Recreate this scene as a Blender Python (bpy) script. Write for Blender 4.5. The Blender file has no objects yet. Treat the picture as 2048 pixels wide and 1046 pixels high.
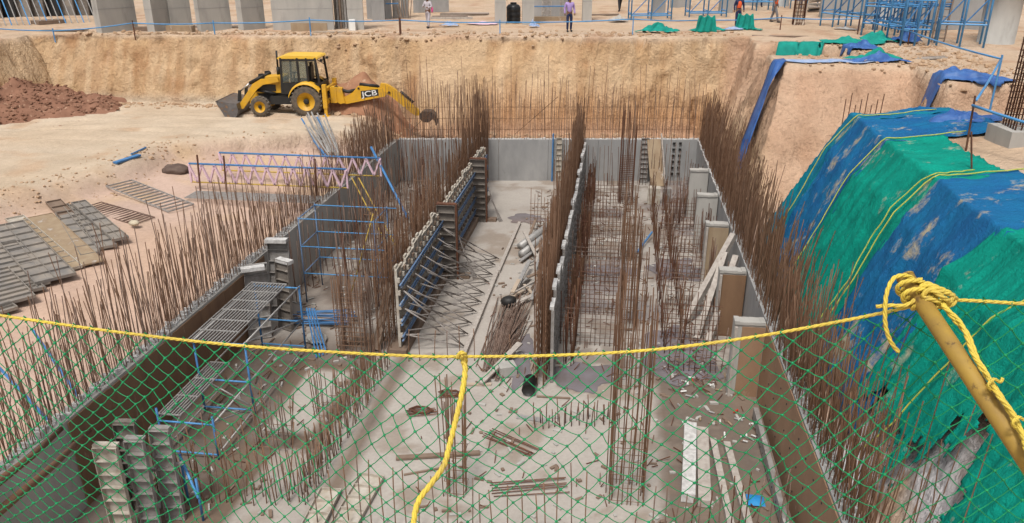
import bpy, math, random
import numpy as np
from mathutils import Vector, Matrix, Euler
R = math.radians
random.seed(7)
rng = np.random.default_rng(11)
S = bpy.context.scene
COL = S.collection

# ------------------------------------------------------------------ camera
FPX, PITCH, YAW, CZ = 1560.0, math.atan(628 / 1560.0), R(7.66), 4.0
cam = bpy.data.cameras.new('camera'); camo = bpy.data.objects.new('camera', cam); COL.objects.link(camo)
cam.sensor_width = 36; cam.lens = 36 * FPX / 2048; cam.clip_start = 0.05; cam.clip_end = 1500
camo.location = (0, 0, CZ); camo.rotation_euler = (R(90) - PITCH, 0, YAW)
S.camera = camo

# ------------------------------------------------------------------ sky, sun, exposure
SUN_EL, SUN_AZ = R(62), R(192)      # azimuth the light comes from, clockwise from +Y
w = bpy.data.worlds.new('World'); S.world = w; w.use_nodes = True
nt = w.node_tree; bg = nt.nodes['Background']
sky = nt.nodes.new('ShaderNodeTexSky'); sky.sky_type = 'NISHITA'; sky.sun_disc = False
sky.sun_elevation = SUN_EL; sky.sun_rotation = SUN_AZ; sky.air_density = 1.0; sky.dust_density = 6.0; sky.ozone_density = 1.0
hs = nt.nodes.new('ShaderNodeHueSaturation'); hs.inputs['Saturation'].default_value = 0.25
nt.links.new(sky.outputs[0], hs.inputs['Color']); nt.links.new(hs.outputs[0], bg.inputs['Color'])
bg.inputs['Strength'].default_value = 0.082
sl = bpy.data.lights.new('sun', 'SUN'); so = bpy.data.objects.new('sun', sl); COL.objects.link(so)
sl.energy = 1.5; sl.angle = R(11); sl.color = (1.0, 0.95, 0.87)
sd = Vector((math.sin(SUN_AZ) * math.cos(SUN_EL), math.cos(SUN_AZ) * math.cos(SUN_EL), math.sin(SUN_EL)))
so.rotation_euler = sd.to_track_quat('Z', 'Y').to_euler(); so.location = (0, -20, 60)
S.view_settings.view_transform = 'Standard'; S.view_settings.look = 'None'
S.view_settings.exposure = 0.62; S.view_settings.gamma = 1.0; S.view_settings.use_curve_mapping = False
S.render.engine = 'CYCLES'
S.cycles.max_bounces = 6; S.cycles.diffuse_bounces = 3

# ------------------------------------------------------------------ measuring helper: where a sight line of the survey meets a level
_fw = Vector((-math.sin(YAW) * math.cos(PITCH), math.cos(YAW) * math.cos(PITCH), -math.sin(PITCH)))
_rt = Vector((math.cos(YAW), math.sin(YAW), 0)); _up = _rt.cross(_fw)
def at(px, py, z):
    d = _fw + _rt * ((px - 1024) / FPX) - _up * ((py - 523) / FPX)
    return Vector((0, 0, CZ)) + d * ((z - CZ) / d.z)
def atd(px, py, depth):
    return Vector((0, 0, CZ)) + (_fw + _rt * ((px - 1024) / FPX) - _up * ((py - 523) / FPX)) * depth

# ------------------------------------------------------------------ noise
def _hash(ix, iy, iz, s):
    h = (ix * 374761393 + iy * 668265263 + iz * 2147483647 + s * 974634541) & 0xFFFFFFFF
    h = ((h ^ (h >> 13)) * 1274126177) & 0xFFFFFFFF
    return ((h ^ (h >> 16)) & 0xFFFF) / 65535.0
def vnoise(x, y, z=0.0, s=0):
    x, y, z = np.broadcast_arrays(np.asarray(x, float), np.asarray(y, float), np.asarray(z, float))
    ix, iy, iz = np.floor(x).astype(np.int64), np.floor(y).astype(np.int64), np.floor(z).astype(np.int64)
    fx, fy, fz = x - ix, y - iy, z - iz
    fx, fy, fz = [t * t * (3 - 2 * t) for t in (fx, fy, fz)]
    o = 0
    for a in (0, 1):
        for b in (0, 1):
            for c in (0, 1):
                o = o + _hash(ix + a, iy + b, iz + c, s) * (fx if a else 1 - fx) * (fy if b else 1 - fy) * (fz if c else 1 - fz)
    return o * 2 - 1
def fbm(x, y, z=0.0, o=4, s=0):
    t, a, f = 0, 0.5, 1.0
    for i in range(o):
        t = t + a * vnoise(np.asarray(x) * f, np.asarray(y) * f, np.asarray(z) * f, s + i); a *= 0.5; f *= 2.03
    return t
def sst(t): t = np.clip(t, 0, 1); return t * t * (3 - 2 * t)
def clip01(t): return np.clip(t, 0, 1)

# ------------------------------------------------------------------ materials
MATS = {}
def mat(name, c1, c2=None, scale=6, rough=0.85, metal=0, bump=0.2, bscale=40, stretch=(1, 1, 1), c3=None, s3=20, t3=0.6, attr=None, w3=0.08, spec=0.3, trans=0, contrast=(0.35, 0.65), bdist=0.02):
    m = bpy.data.materials.new(name); m.use_nodes = True; n = m.node_tree.nodes; L = m.node_tree.links
    b = n['Principled BSDF']; b.inputs['Roughness'].default_value = rough; b.inputs['Metallic'].default_value = metal
    b.inputs['Specular IOR Level'].default_value = spec
    if trans: b.inputs['Transmission Weight'].default_value = trans
    tc = n.new('ShaderNodeTexCoord'); mp = n.new('ShaderNodeMapping'); mp.inputs['Scale'].default_value = stretch
    L.new(tc.outputs['Object'], mp.inputs[0])
    def noise(sc, det=5, ro=0.6):
        t = n.new('ShaderNodeTexNoise'); t.inputs['Scale'].default_value = sc; t.inputs['Detail'].default_value = det; t.inputs['Roughness'].default_value = ro
        L.new(mp.outputs[0], t.inputs['Vector']); return t
    def ramp(sock, a, bb):
        r = n.new('ShaderNodeMapRange'); r.inputs[1].default_value = a; r.inputs[2].default_value = bb; r.clamp = True
        L.new(sock, r.inputs[0]); return r.outputs[0]
    def mix(fac, a, bcol, blend='MIX'):
        x = n.new('ShaderNodeMix'); x.data_type = 'RGBA'; x.blend_type = blend
        for s_, v in ((x.inputs[0], fac), (x.inputs[6], a), (x.inputs[7], bcol)):
            if hasattr(v, 'type') and not isinstance(v, (tuple, float)): L.new(v, s_)
            else: s_.default_value = v if isinstance(v, float) else (*v, 1)
        return x.outputs[2]
    c2 = c2 or tuple(v * 0.7 for v in c1)
    if attr:
        at_ = n.new('ShaderNodeAttribute'); at_.attribute_name = attr
        f = ramp(noise(scale).outputs[0], 0.25, 0.75)
        f2 = ramp(noise(scale * 9, 6, 0.7).outputs[0], 0.2, 0.8)
        col = mix(1.0, at_.outputs['Color'], mix(f, c1, c2), 'MULTIPLY')
        col = mix(1.0, col, mix(f2, (1.12, 1.12, 1.12), (0.84, 0.83, 0.82)), 'MULTIPLY')
        if name != 'earth': L.new(at_.outputs['Alpha'], b.inputs['Roughness'])
    else:
        f = ramp(noise(scale).outputs[0], *contrast); col = mix(f, c1, c2)
        oi = n.new('ShaderNodeObjectInfo')
        col = mix(ramp(oi.outputs['Random'], -0.4, 1.6), col, mix(0.35, col, c2))
    if c3:
        f3 = ramp(noise(s3, 6, 0.7).outputs[0], t3, t3 + w3); col = mix(f3, col, c3)
    L.new(col, b.inputs['Base Color'])
    if bump:
        bn = n.new('ShaderNodeBump'); bn.inputs['Strength'].default_value = bump; bn.inputs['Distance'].default_value = bdist
        L.new(noise(bscale, 7, 0.65).outputs[0], bn.inputs['Height'])
        if name == 'earth': L.new(at_.outputs['Alpha'], bn.inputs['Strength']); L.new(bn.outputs[0], b.inputs['Normal'])
        if name == 'earth' or name.endswith('_cloth'):
            m2_ = n.new('ShaderNodeMapping'); m2_.inputs['Scale'].default_value = (5, 5, .55) if name == 'earth' else (30, 30, 30); L.new(tc.outputs['Object'], m2_.inputs[0])
            t2 = n.new('ShaderNodeTexNoise'); t2.inputs['Scale'].default_value = 1.0; t2.inputs['Detail'].default_value = 4; L.new(m2_.outputs[0], t2.inputs['Vector'])
            bn2 = n.new('ShaderNodeBump'); bn2.inputs['Distance'].default_value = .22 if name == 'earth' else .02; bn2.inputs['Strength'].default_value = .7; L.new(t2.outputs[0], bn2.inputs['Height']); L.new(bn.outputs[0], bn2.inputs['Normal']); L.new(bn2.outputs[0], b.inputs['Normal'])
            if name == 'earth':
                mm_ = n.new('ShaderNodeMath'); mm_.operation = 'MULTIPLY_ADD'; mm_.inputs[1].default_value = 1.35; mm_.inputs[2].default_value = -.5; mm_.use_clamp = True; L.new(at_.outputs['Alpha'], mm_.inputs[0]); L.new(mm_.outputs[0], bn2.inputs['Strength'])
    MATS[name] = m; return m
mat('earth', (1.06, 1.04, 1.03), (0.84, 0.82, 0.8), scale=0.9, attr='soil', bump=1.0, bscale=6, bdist=0.16)
mat('floor_concrete', (1.03, 1.03, 1.03), (0.88, 0.88, 0.88), scale=1.3, attr='soil', bump=0.35, bscale=14, bdist=0.04, spec=0.4)
mat('clod', (0.46, 0.33, 0.22), (0.36, 0.23, 0.14), scale=2, bump=0.6, bscale=20)
mat('brown_clod', (0.27, 0.145, 0.095), (0.19, 0.095, 0.06), scale=2, bump=0.6, bscale=20)
mat('concrete', (0.36, 0.355, 0.35), (0.26, 0.26, 0.26), scale=1.5, bump=0.3, bscale=25, c3=(0.2, 0.2, 0.2), s3=2.2, t3=0.66, stretch=(1, 1, 0.4))
mat('pale_concrete', (0.46, 0.44, 0.41), (0.34, 0.33, 0.31), scale=1.2, bump=0.3, bscale=25, stretch=(1, 1, 0.3), c3=(0.28, 0.265, 0.245), s3=2.2, t3=0.54, w3=.25)
mat('splashed_concrete', (0.66, 0.65, 0.64), (0.4, 0.39, 0.38), scale=9, bump=0.8, bscale=30, bdist=0.05)
mat('shutter_ply', (0.24, 0.145, 0.085), (0.17, 0.1, 0.06), scale=2.5, rough=0.6, bump=0.15, bscale=30, stretch=(1, 1, 0.3), c3=(0.33, 0.24, 0.17), s3=3, t3=0.62)
mat('tan_ply', (0.33, 0.21, 0.135), (0.26, 0.16, 0.1), scale=2.0, rough=0.6, bump=0.15, bscale=30, stretch=(1, 1, 0.5), c3=(0.4, 0.29, 0.2), s3=2, t3=0.6)
mat('pale_ply', (0.36, 0.28, 0.19), (0.27, 0.19, 0.12), scale=3, rough=0.7, bump=0.2, bscale=30, stretch=(1, 1, 0.3), c3=(0.45, 0.42, 0.38), s3=3, t3=0.6)
mat('rust', (0.195, 0.108, 0.063), (0.13, 0.067, 0.039), scale=5, rough=0.9, bump=0.3, bscale=90)
mat('dry_rust', (0.275, 0.168, 0.108), (0.175, 0.098, 0.062), scale=5, rough=0.9, bump=0.3, bscale=90)
mat('grey_rust', (0.27, 0.2, 0.165), (0.16, 0.1, 0.075), scale=5, rough=0.9, bump=0.3, bscale=90)
mat('dark_rust', (0.085, 0.04, 0.028), (0.14, 0.06, 0.034), scale=5, rough=0.85, bump=0.3, bscale=60)
mat('form_steel', (0.34, 0.33, 0.32), (0.22, 0.2, 0.185), scale=5, rough=0.65, metal=0.15, bump=0.3, bscale=30, c3=(0.46, 0.44, 0.41), s3=4, t3=0.6)
mat('cement_steel', (0.5, 0.47, 0.42), (0.36, 0.31, 0.25), scale=6, rough=0.85, bump=0.4, bscale=30, c3=(0.24, 0.13, 0.08), s3=7, t3=0.66)
mat('dusty_grey', (0.165, 0.158, 0.155), (0.28, 0.245, 0.21), scale=2.5, rough=0.8, bump=0.3, bscale=30)
mat('dark_form', (0.2, 0.18, 0.16), (0.13, 0.11, 0.095), scale=6, rough=0.75, bump=0.3, bscale=30, c3=(0.34, 0.31, 0.28), s3=5, t3=0.62)
mat('blue_paint', (0.07, 0.22, 0.47), (0.05, 0.16, 0.35), scale=4, rough=0.5, bump=0.1, c3=(0.3, 0.3, 0.32), s3=9, t3=0.66)
mat('dusty_blue', (0.1, 0.185, 0.34), (0.13, 0.18, 0.27), scale=4, rough=0.6, bump=0.1, c3=(0.36, 0.36, 0.38), s3=7, t3=0.58)
mat('sky_blue_paint', (0.1, 0.32, 0.62), (0.08, 0.25, 0.5), scale=4, rough=0.5, bump=0.1, c3=(0.34, 0.38, 0.42), s3=9, t3=0.68)
mat('pink_paint', (0.7, 0.5, 0.58), (0.62, 0.44, 0.5), scale=5, rough=0.6, bump=0.1)
mat('yellow_tube', (0.52, 0.36, 0.07), (0.4, 0.27, 0.06), scale=6, rough=0.6, bump=0.1)
mat('galvanised', (0.42, 0.41, 0.4), (0.3, 0.29, 0.28), scale=8, rough=0.5, metal=0.3, bump=0.1, c3=(0.28, 0.2, 0.15), s3=10, t3=0.66)
mat('prop_steel', (0.22, 0.2, 0.19), (0.3, 0.27, 0.25), scale=5, rough=0.6, metal=0.2, bump=0.1)
mat('timber', (0.5, 0.42, 0.34), (0.38, 0.3, 0.23), scale=3, rough=0.85, bump=0.3, bscale=12, stretch=(1, 8, 8))
mat('grey_timber', (0.46, 0.42, 0.38), (0.33, 0.29, 0.26), scale=3, rough=0.85, bump=0.3, bscale=12, stretch=(3, 3, 3))
mat('old_timber', (0.25, 0.185, 0.14), (0.17, 0.12, 0.09), scale=3, rough=0.9, bump=0.3, bscale=12)
mat('machine_yellow', (0.72, 0.39, 0.016), (0.58, 0.32, 0.03), scale=2.5, rough=0.5, bump=0.05, spec=0.4, c3=(0.42, 0.28, 0.13), s3=3.5, t3=0.58, w3=.25)
mat('roof_yellow', (0.8, 0.5, 0.05), (0.74, 0.45, 0.05), scale=2.5, rough=0.45, bump=0.03, spec=0.5)
mat('machine_black', (0.018, 0.018, 0.019), (0.03, 0.028, 0.026), scale=5, rough=0.5, bump=0.05)
mat('tyre', (0.045, 0.042, 0.04), (0.16, 0.125, 0.09), scale=5, rough=0.9, bump=0.2)
mat('tyre_dust', (0.2, 0.17, 0.14), (0.1, 0.09, 0.08), scale=5, rough=0.95, bump=0.2)
mat('bucket_steel', (0.2, 0.2, 0.21), (0.12, 0.11, 0.11), scale=4, rough=0.45, metal=0.5, bump=0.1, c3=(0.28, 0.17, 0.1), s3=4, t3=0.56)
mat('dark_bucket', (0.06, 0.055, 0.055), (0.12, 0.09, 0.075), scale=5, rough=0.6, metal=0.3, bump=0.2)
mat('chrome', (0.55, 0.55, 0.56), (0.5, 0.5, 0.5), rough=0.2, metal=1.0, bump=0)
mat('white_print', (0.78, 0.78, 0.76), (0.7, 0.7, 0.68), rough=0.5, bump=0)
mat('black_print', (0.02, 0.02, 0.02), (0.03, 0.03, 0.03), rough=0.5, bump=0)
g = mat('cab_glass', (0.62, 0.68, 0.64), (0.58, 0.63, 0.6), rough=0.04, bump=0, trans=0.9, spec=0.5)
g.node_tree.nodes['Principled BSDF'].inputs['IOR'].default_value = 1.05
mat('green_cloth', (0.004, 0.29, 0.215), (0.003, 0.215, 0.165), scale=1.6, rough=0.92, spec=0.12, bump=0.8, bscale=9, bdist=0.05, w3=0.1, c3=(0.36, 0.36, 0.26), s3=1.15, t3=0.6, stretch=(1, 1.25, .75))
mat('blue_cloth', (0.014, 0.1, 0.27), (0.012, 0.14, 0.3), scale=1.3, rough=0.92, spec=0.12, bump=0.8, bscale=9, bdist=0.05, w3=0.1, c3=(0.38, 0.34, 0.25), s3=1.15, t3=0.56, stretch=(1, 1.25, .75))
mat('teal_cloth', (0.012, 0.15, 0.28), (0.005, 0.2, 0.25), scale=1.1, rough=0.92, spec=0.12, bump=0.8, bscale=9, bdist=0.05, w3=0.1, c3=(0.38, 0.34, 0.24), s3=1.15, t3=0.57, stretch=(1, 1.25, .75))
mat('green_rag', (0.008, 0.3, 0.24), (0.006, 0.2, 0.165), scale=3, rough=0.85, bump=0.4, bscale=25)
mat('blue_tarp', (0.022, 0.075, 0.27), (0.06, 0.15, 0.38), scale=3, rough=0.5, bump=0.4, bscale=25)
mat('pale_tarp', (0.36, 0.42, 0.55), (0.2, 0.3, 0.5), scale=4, rough=0.6, bump=0.4, bscale=25)
mat('bright_blue_tarp', (0.02, 0.2, 0.5), (0.03, 0.26, 0.56), scale=3, rough=0.5, bump=0.4, bscale=25)
mat('yellow_rope', (0.72, 0.56, 0.075), (0.56, 0.42, 0.08), scale=14, rough=0.7, bump=0.5, bscale=160, c3=(0.4, 0.31, 0.12), s3=22, t3=0.58, w3=.2)
mat('faded_rope', (0.55, 0.47, 0.08), (0.3, 0.42, 0.08), scale=12, rough=0.7, bump=0.3, bscale=120)
mat('ochre_pole', (0.42, 0.27, 0.045), (0.3, 0.19, 0.05), scale=14, rough=0.6, bump=0.2, bscale=60, c3=(0.13, 0.08, 0.035), s3=24, t3=0.6)
mat('net_green', (0.008, 0.3, 0.11), (0.008, 0.2, 0.075), scale=12, rough=0.55, bump=0)
mat('skin', (0.2, 0.1, 0.06), (0.17, 0.085, 0.05), rough=0.6, bump=0)
for nme, c in dict(lilac_fabric=(0.42, 0.3, 0.62), navy_fabric=(0.02, 0.028, 0.08), pale_fabric=(0.5, 0.46, 0.5), grey_fabric=(0.2, 0.19, 0.2), vest_orange=(0.8, 0.13, 0.04), dark_fabric=(0.03, 0.03, 0.035),
                   white_plastic=(0.75, 0.75, 0.75), red_plastic=(0.6, 0.05, 0.03), blue_plastic=(0.04, 0.06, 0.4), pink_fabric=(0.7, 0.12, 0.3), purple_fabric=(0.1, 0.06, 0.3)).items():
    mat(nme, c, tuple(v * 0.8 for v in c), scale=8, rough=0.75, bump=0.1)
mat('tank_black', (0.016, 0.018, 0.022), (0.03, 0.03, 0.03), rough=0.35, bump=0.05)
mat('puddle', (0.2, 0.18, 0.2), (0.15, 0.13, 0.13), scale=2, rough=0.08, bump=0.03, bscale=6, spec=0.5)
mat('stone', (0.55, 0.48, 0.36), (0.42, 0.36, 0.27), scale=4, bump=0.4)
mat('sack_brown', (0.14, 0.1, 0.08), (0.09, 0.06, 0.05), scale=5, bump=0.4)

# ------------------------------------------------------------------ mesh helpers
def origin(o):
    v = Vector((0, 0, 0))
    while o is not None: v = v + o.location; o = o.parent
    return v
class MB:
    def __init__(s): s.v = []; s.f = []
    def add(s, vs, fs):
        n = len(s.v); s.v += [tuple(q) for q in vs]; s.f += [tuple(i + n for i in q) for q in fs]; return s
    def box(s, c, d, rz=0, M=None):
        x, y, z = d[0] / 2, d[1] / 2, d[2] / 2
        vs = [Vector(q) for q in ((-x, -y, -z), (x, -y, -z), (x, y, -z), (-x, y, -z), (-x, -y, z), (x, -y, z), (x, y, z), (-x, y, z))]
        if M is None: M = Matrix.Rotation(rz, 3, 'Z')
        return s.add([M @ q + Vector(c) for q in vs], [(0, 3, 2, 1), (4, 5, 6, 7), (0, 1, 5, 4), (1, 2, 6, 5), (2, 3, 7, 6), (3, 0, 4, 7)])
    def beam(s, a, b, wd, ht, roll=0):
        a, b = Vector(a), Vector(b); d = b - a
        q = d.to_track_quat('X', 'Z').to_matrix() @ Matrix.Rotation(roll, 3, 'X')
        return s.box((a + b) / 2, (d.length, wd, ht), M=q)
    def tube(s, pts, r, n=6, cap=True):
        pts = [Vector(p) for p in pts]; rs = r if isinstance(r, (list, tuple)) else [r] * len(pts)
        base = len(s.v); up = None
        for i, p in enumerate(pts):
            d = (pts[min(i + 1, len(pts) - 1)] - pts[max(i - 1, 0)]).normalized()
            if up is None: up = Vector((0, 0, 1)) if abs(d.z) < 0.9 else Vector((1, 0, 0))
            x = d.cross(up)
            if x.length < 1e-5: x = d.orthogonal()
            x.normalize(); y = x.cross(d); up = y
            for k in range(n):
                a = 2 * math.pi * k / n; s.v.append(tuple(p + x * math.cos(a) * rs[i] + y * math.sin(a) * rs[i]))
        for i in range(len(pts) - 1):
            for k in range(n):
                A = base + i * n + k; B = base + i * n + (k + 1) % n
                s.f.append((A, B, B + n, A + n))
        if cap:
            s.f.append(tuple(base + k for k in range(n))[::-1]); e = base + (len(pts) - 1) * n; s.f.append(tuple(e + k for k in range(n)))
        return s
    def prism(s, poly, y0, y1):          # poly in local x,z ; extruded along y
        n = len(poly); vs = [(x, y0, z) for x, z in poly] + [(x, y1, z) for x, z in poly]
        fs = [tuple(range(n)), tuple(range(2 * n - 1, n - 1, -1))] + [(i, i + n, (i + 1) % n + n, (i + 1) % n) for i in range(n)]
        return s.add(vs, fs)
    def lathe(s, prof, c, axis='Y', n=24, cap=True):   # prof: (radius, offset along axis)
        base = len(s.v); c = Vector(c)
        for r, o in prof:
            for k in range(n):
                a = 2 * math.pi * k / n; u, v = r * math.cos(a), r * math.sin(a)
                p = {'Y': (u, o, v), 'Z': (u, v, o), 'X': (o, u, v)}[axis]; s.v.append(tuple(c + Vector(p)))
        for i in range(len(prof) - 1):
            for k in range(n): s.f.append((base + i * n + k, base + i * n + (k + 1) % n, base + (i + 1) * n + (k + 1) % n, base + (i + 1) * n + k))
        for i in (0, len(prof) - 1):
            if cap and prof[i][0] > 1e-4: s.f.append(tuple(base + i * n + k for k in range(n)))
        return s
    def grid(s, P):                       # P[nu][nv] points
        nu, nv = len(P), len(P[0]); base = len(s.v)
        for row in P:
            for q in row: s.v.append(tuple(q))
        for i in range(nu - 1):
            for j in range(nv - 1): s.f.append((base + i * nv + j, base + (i + 1) * nv + j, base + (i + 1) * nv + j + 1, base + i * nv + j + 1))
        return s
    def blob(s, c, r, seed=0, sub=1, flat=1.0, jit=0.3):
        rr = random.Random(seed); t = (1 + 5 ** .5) / 2
        vs = [Vector(q).normalized() for q in ((-1, t, 0), (1, t, 0), (-1, -t, 0), (1, -t, 0), (0, -1, t), (0, 1, t), (0, -1, -t), (0, 1, -t), (t, 0, -1), (t, 0, 1), (-t, 0, -1), (-t, 0, 1))]
        fs = [(0, 11, 5), (0, 5, 1), (0, 1, 7), (0, 7, 10), (0, 10, 11), (1, 5, 9), (5, 11, 4), (11, 10, 2), (10, 7, 6), (7, 1, 8), (3, 9, 4), (3, 4, 2), (3, 2, 6), (3, 6, 8), (3, 8, 9), (4, 9, 5), (2, 4, 11), (6, 2, 10), (8, 6, 7), (9, 8, 1)]
        for _ in range(sub):
            cache = {}; nf = []
            def mid(a, b):
                k = (min(a, b), max(a, b))
                if k not in cache: cache[k] = len(vs); vs.append(((vs[a] + vs[b]) / 2).normalized())
                return cache[k]
            for a, b, cc in fs:
                x, y, z = mid(a, b), mid(b, cc), mid(cc, a); nf += [(a, x, z), (b, y, x), (cc, z, y), (x, y, z)]
            fs = nf
        rr3 = (r, r, r) if not isinstance(r, (tuple, list)) else r
        out = []
        for q in vs:
            k = 1 + rr.uniform(-jit, jit); out.append((c[0] + q.x * rr3[0] * k, c[1] + q.y * rr3[1] * k, c[2] + q.z * rr3[2] * k * flat))
        return s.add(out, fs)
    def mesh(s, name, m, off=Vector((0, 0, 0)), smooth=False):
        me = bpy.data.meshes.new(name); me.from_pydata([(x - off[0], y - off[1], z - off[2]) for x, y, z in s.v], [], s.f)
        me.materials.append(MATS[m])
        if smooth: me.polygons.foreach_set('use_smooth', [True] * len(me.polygons))
        me.update(); return me
    def build(s, name, m, parent=None, local=False, smooth=False):
        off = Vector((0, 0, 0)) if (local or parent is None) else origin(parent)
        o = bpy.data.objects.new(name, s.mesh(name, m, off, smooth)); COL.objects.link(o); o.parent = parent; return o
def tag(o, label, cat, group=None, kind=None):
    if label: o['label'] = label
    if cat: o['category'] = cat
    if group: o['group'] = group
    if kind: o['kind'] = kind
    return o
def thing(name, label, cat, loc=(0, 0, 0), rz=0, group=None):
    o = bpy.data.objects.new(name, None); COL.objects.link(o); o.location = loc; o.rotation_euler = (0, 0, rz); o.empty_display_size = 0.2
    return tag(o, label, cat, group)
def copy_tree(o, parent=None):
    c = o.copy(); COL.objects.link(c); c.parent = parent
    for ch in list(o.children): copy_tree(ch, c)
    return c
def structure(name, mb, m, smooth=True, kind='structure'):
    o = mb.build(name, m, smooth=smooth); o['kind'] = kind; return o
def rot(o, e): o.rotation_euler = e; return o

# ================================================================== TERRAIN
def kx(x):
    x = np.asarray(x, float)
    return np.where(x < -10, -0.91 + 0.09 * (np.maximum(x, -28) + 10), np.where(x > 4, 0.91 + 0.02 * (np.minimum(x, 20) - 4), 0.13 * (x + 3)))
WALL_TOP, FLOOR = -4.0, -5.9
XL, XR, VF = -9.65, 3.65, 34.4         # inner faces of the pit walls
def terrain(x, y, detail=True):
    """height of the ground and how far each place is bank face"""
    x = np.asarray(x, float); y = np.asarray(y, float); v = y - kx(x)
    xr = np.interp(y, [0, 21, 24, 27.6, 29, 30.5, 31.5, 33], [-21, -19.2, -18.3, -17.9, -16.6, -14, -11.5, -10.3]) + 0.5 * fbm(x * 0.4, y * 0.4, 0, 3, 5)
    low = sst((x - xr) / 1.3)
    z = -3.1 - low * (0.6 + 0.45 * clip01((x + 17) / 6.5))
    z = z + low * (1 - low) * 0.5
    back = sst((x + 11.5) / 2.2) * sst((v - 30) / 3)
    z = z * (1 - back) + (-4.3) * back
    z = z + 0.10 * fbm(x * 0.35, y * 0.35, 0, 4, 2) + 0.05 * fbm(x * 1.6, y * 1.6, 0, 3, 3)
    rut = 0
    for r0, r1, r2 in ((30.2, .10, .6), (31.9, .10, .6), (27.6, -.22, 1.1), (29.3, -.22, 1.1), (33.0, .03, .3)):
        dd_ = y - (r0 + r1 * (x + 20) + r2 * np.sin(x * .28)); rut = rut + np.exp(-(dd_ / .2) ** 2) - .45 * np.exp(-((np.abs(dd_) - .33) / .12) ** 2)
    z = z - .08 * rut * (1 - low) * (x < -10) * (.6 + .8 * fbm(x * .8, y * .8, 0, 2, 17))
    rgt = sst((x - 3.7) / 0.4); z = z * (1 - rgt) + (-4.6 + 0.1 * fbm(x, y, 0, 3, 9)) * rgt
    up = 0.06 * fbm(x * 0.5, y * 0.5, 0, 4, 8) + 0.07 * np.maximum(0, fbm(x * 1.4, y * 1.4, 0, 4, 12)) 
    wig = 0.55 * fbm(x * 0.22, 0.3, 0, 3, 21) + 0.22 * fbm(x * 0.9, z * 0, 0, 3, 22)
    vb = np.where(x < -10, 37.75, 37.75 - 0.95 * sst((x + 11) / 4)) + wig * 0.6
    vt = 38.75 + wig + 0.45 * np.exp(-((x - 0.9) / 0.25) ** 2) - 0.5 * sst((x + 2.2) / 0.5) + 0.25
    m_far = clip01((v - vb) / (vt - vb))
    m_left = clip01((-27.7 + 0.5 * fbm(y * 0.4, 3, 0, 3, 31) - x) / 1.3) * clip01((v - 20) / 4)
    h = np.maximum(m_far, m_left)
    # right hand side
    wr = 0.35 * fbm(y * 0.5, 7, 0, 3, 33)
    topA = -0.35 + 0.3 * sst((x - 6.5) / 3); 
    a = np.minimum(clip01((x - 4.55 - 0.3 * wr) / 1.85), clip01((23.6 - y) / 1.0))
    a = a ** 1.12
    b = np.minimum(np.minimum(clip01((x - 4.35 - wr * 0.5 - 0.25 * clip01((31 - y) / 6)) / 1.6), clip01((y - 25.2 - 0.5 * wr) / 5.2) ** 1.1), clip01((34.3 - y) / 1.2))
    c = np.minimum(clip01((x - 4.6) / 1.4), clip01((y - 35.3 + wr) / 1.4))
    e = np.minimum(clip01((x - 9.5 - wr) / 1.0), clip01((y - 25.2) / 1.6))
    e = np.maximum(e, clip01((x - 12.3 - wr) / 1.4))
    e2 = np.minimum(clip01((x - 8.7 - wr) / 1.0), clip01((y - 30.5) / 1.0))
    hr = np.maximum.reduce([a, b, c, e, e2, m_far])
    h = np.where(rgt > 0.5, hr, h)
    upz = np.where(rgt > 0.5, topA * clip01((24.5 - y) / 1.5) + up + 0.12 * np.maximum(0, fbm(x * 0.9, y * 0.9, 1, 4, 14)) * clip01((y - 25) / 2), up)
    z = z * (1 - h) + upz * h
    inside = (x > XL - 0.2) & (x < XR + 0.2) & (v < VF + 0.2)
    z = np.where(inside, -6.4, z)
    face = clip01(4 * h * (1 - h)) * (~inside)
    return z, h, face, low, inside
_tx = np.arange(-36, 18, .1); _ty = np.arange(4, 60, .1)
_TZ = None
def zat(x, y):                       # ground height looked up from a fine table
    global _TZ
    if _TZ is None:
        a, c = np.meshgrid(_tx, _ty, indexing='ij'); _TZ = terrain(a, c)[0].tolist()
    i = min(max((x + 36) / .1, 0), len(_tx) - 1.001); j = min(max((y - 4) / .1, 0), len(_ty) - 1.001)
    i0, j0 = int(i), int(j); u, v = i - i0, j - j0
    return (_TZ[i0][j0] * (1 - u) + _TZ[i0 + 1][j0] * u) * (1 - v) + (_TZ[i0][j0 + 1] * (1 - u) + _TZ[i0 + 1][j0 + 1] * u) * v
def wob(a, s=0.0): return .5 * math.sin(a * 1.7 + s * 2.1) + .3 * math.sin(a * 3.9 + s * 5.3) + .2 * math.sin(a * 8.3 + s * 1.3)
xs = np.concatenate([np.linspace(-220, -60, 8), np.linspace(-55, -32, 16), np.arange(-31, -9.9, 0.15), [-9.86, -9.84, -9.5, -8], np.arange(-6.5, 3.6, 0.16), [3.6, 3.84, 3.86], np.arange(3.95, 7.2, 0.07), np.arange(7.2, 13.6, 0.15), np.linspace(14, 30, 30), np.linspace(34, 220, 12)])
vs_ = np.concatenate([np.linspace(-60, 4, 10), np.arange(5, 34.5, 0.16), [34.57, 34.61], np.arange(34.75, 36.6, 0.15), np.arange(36.6, 39.9, 0.055), np.arange(40, 52, 0.2), np.linspace(53, 90, 50), np.linspace(95, 420, 18)])
X, V = np.meshgrid(xs, vs_, indexing='ij')
Y = V + kx(X) * sst((V - 6) / 20)
Z, Hh, face, low, inside = terrain(X, Y)
gx, gy = np.gradient(Z, axis=0), np.gradient(Z, axis=1)
dx_, dy_ = np.gradient(X, axis=0), np.gradient(Y, axis=1)
N = np.stack([-gx / dx_, -gy / dy_, np.ones_like(Z)], -1); N /= np.linalg.norm(N, axis=-1, keepdims=True)
steep = clip01((0.75 - N[..., 2]) * 2) * (~inside)
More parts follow.
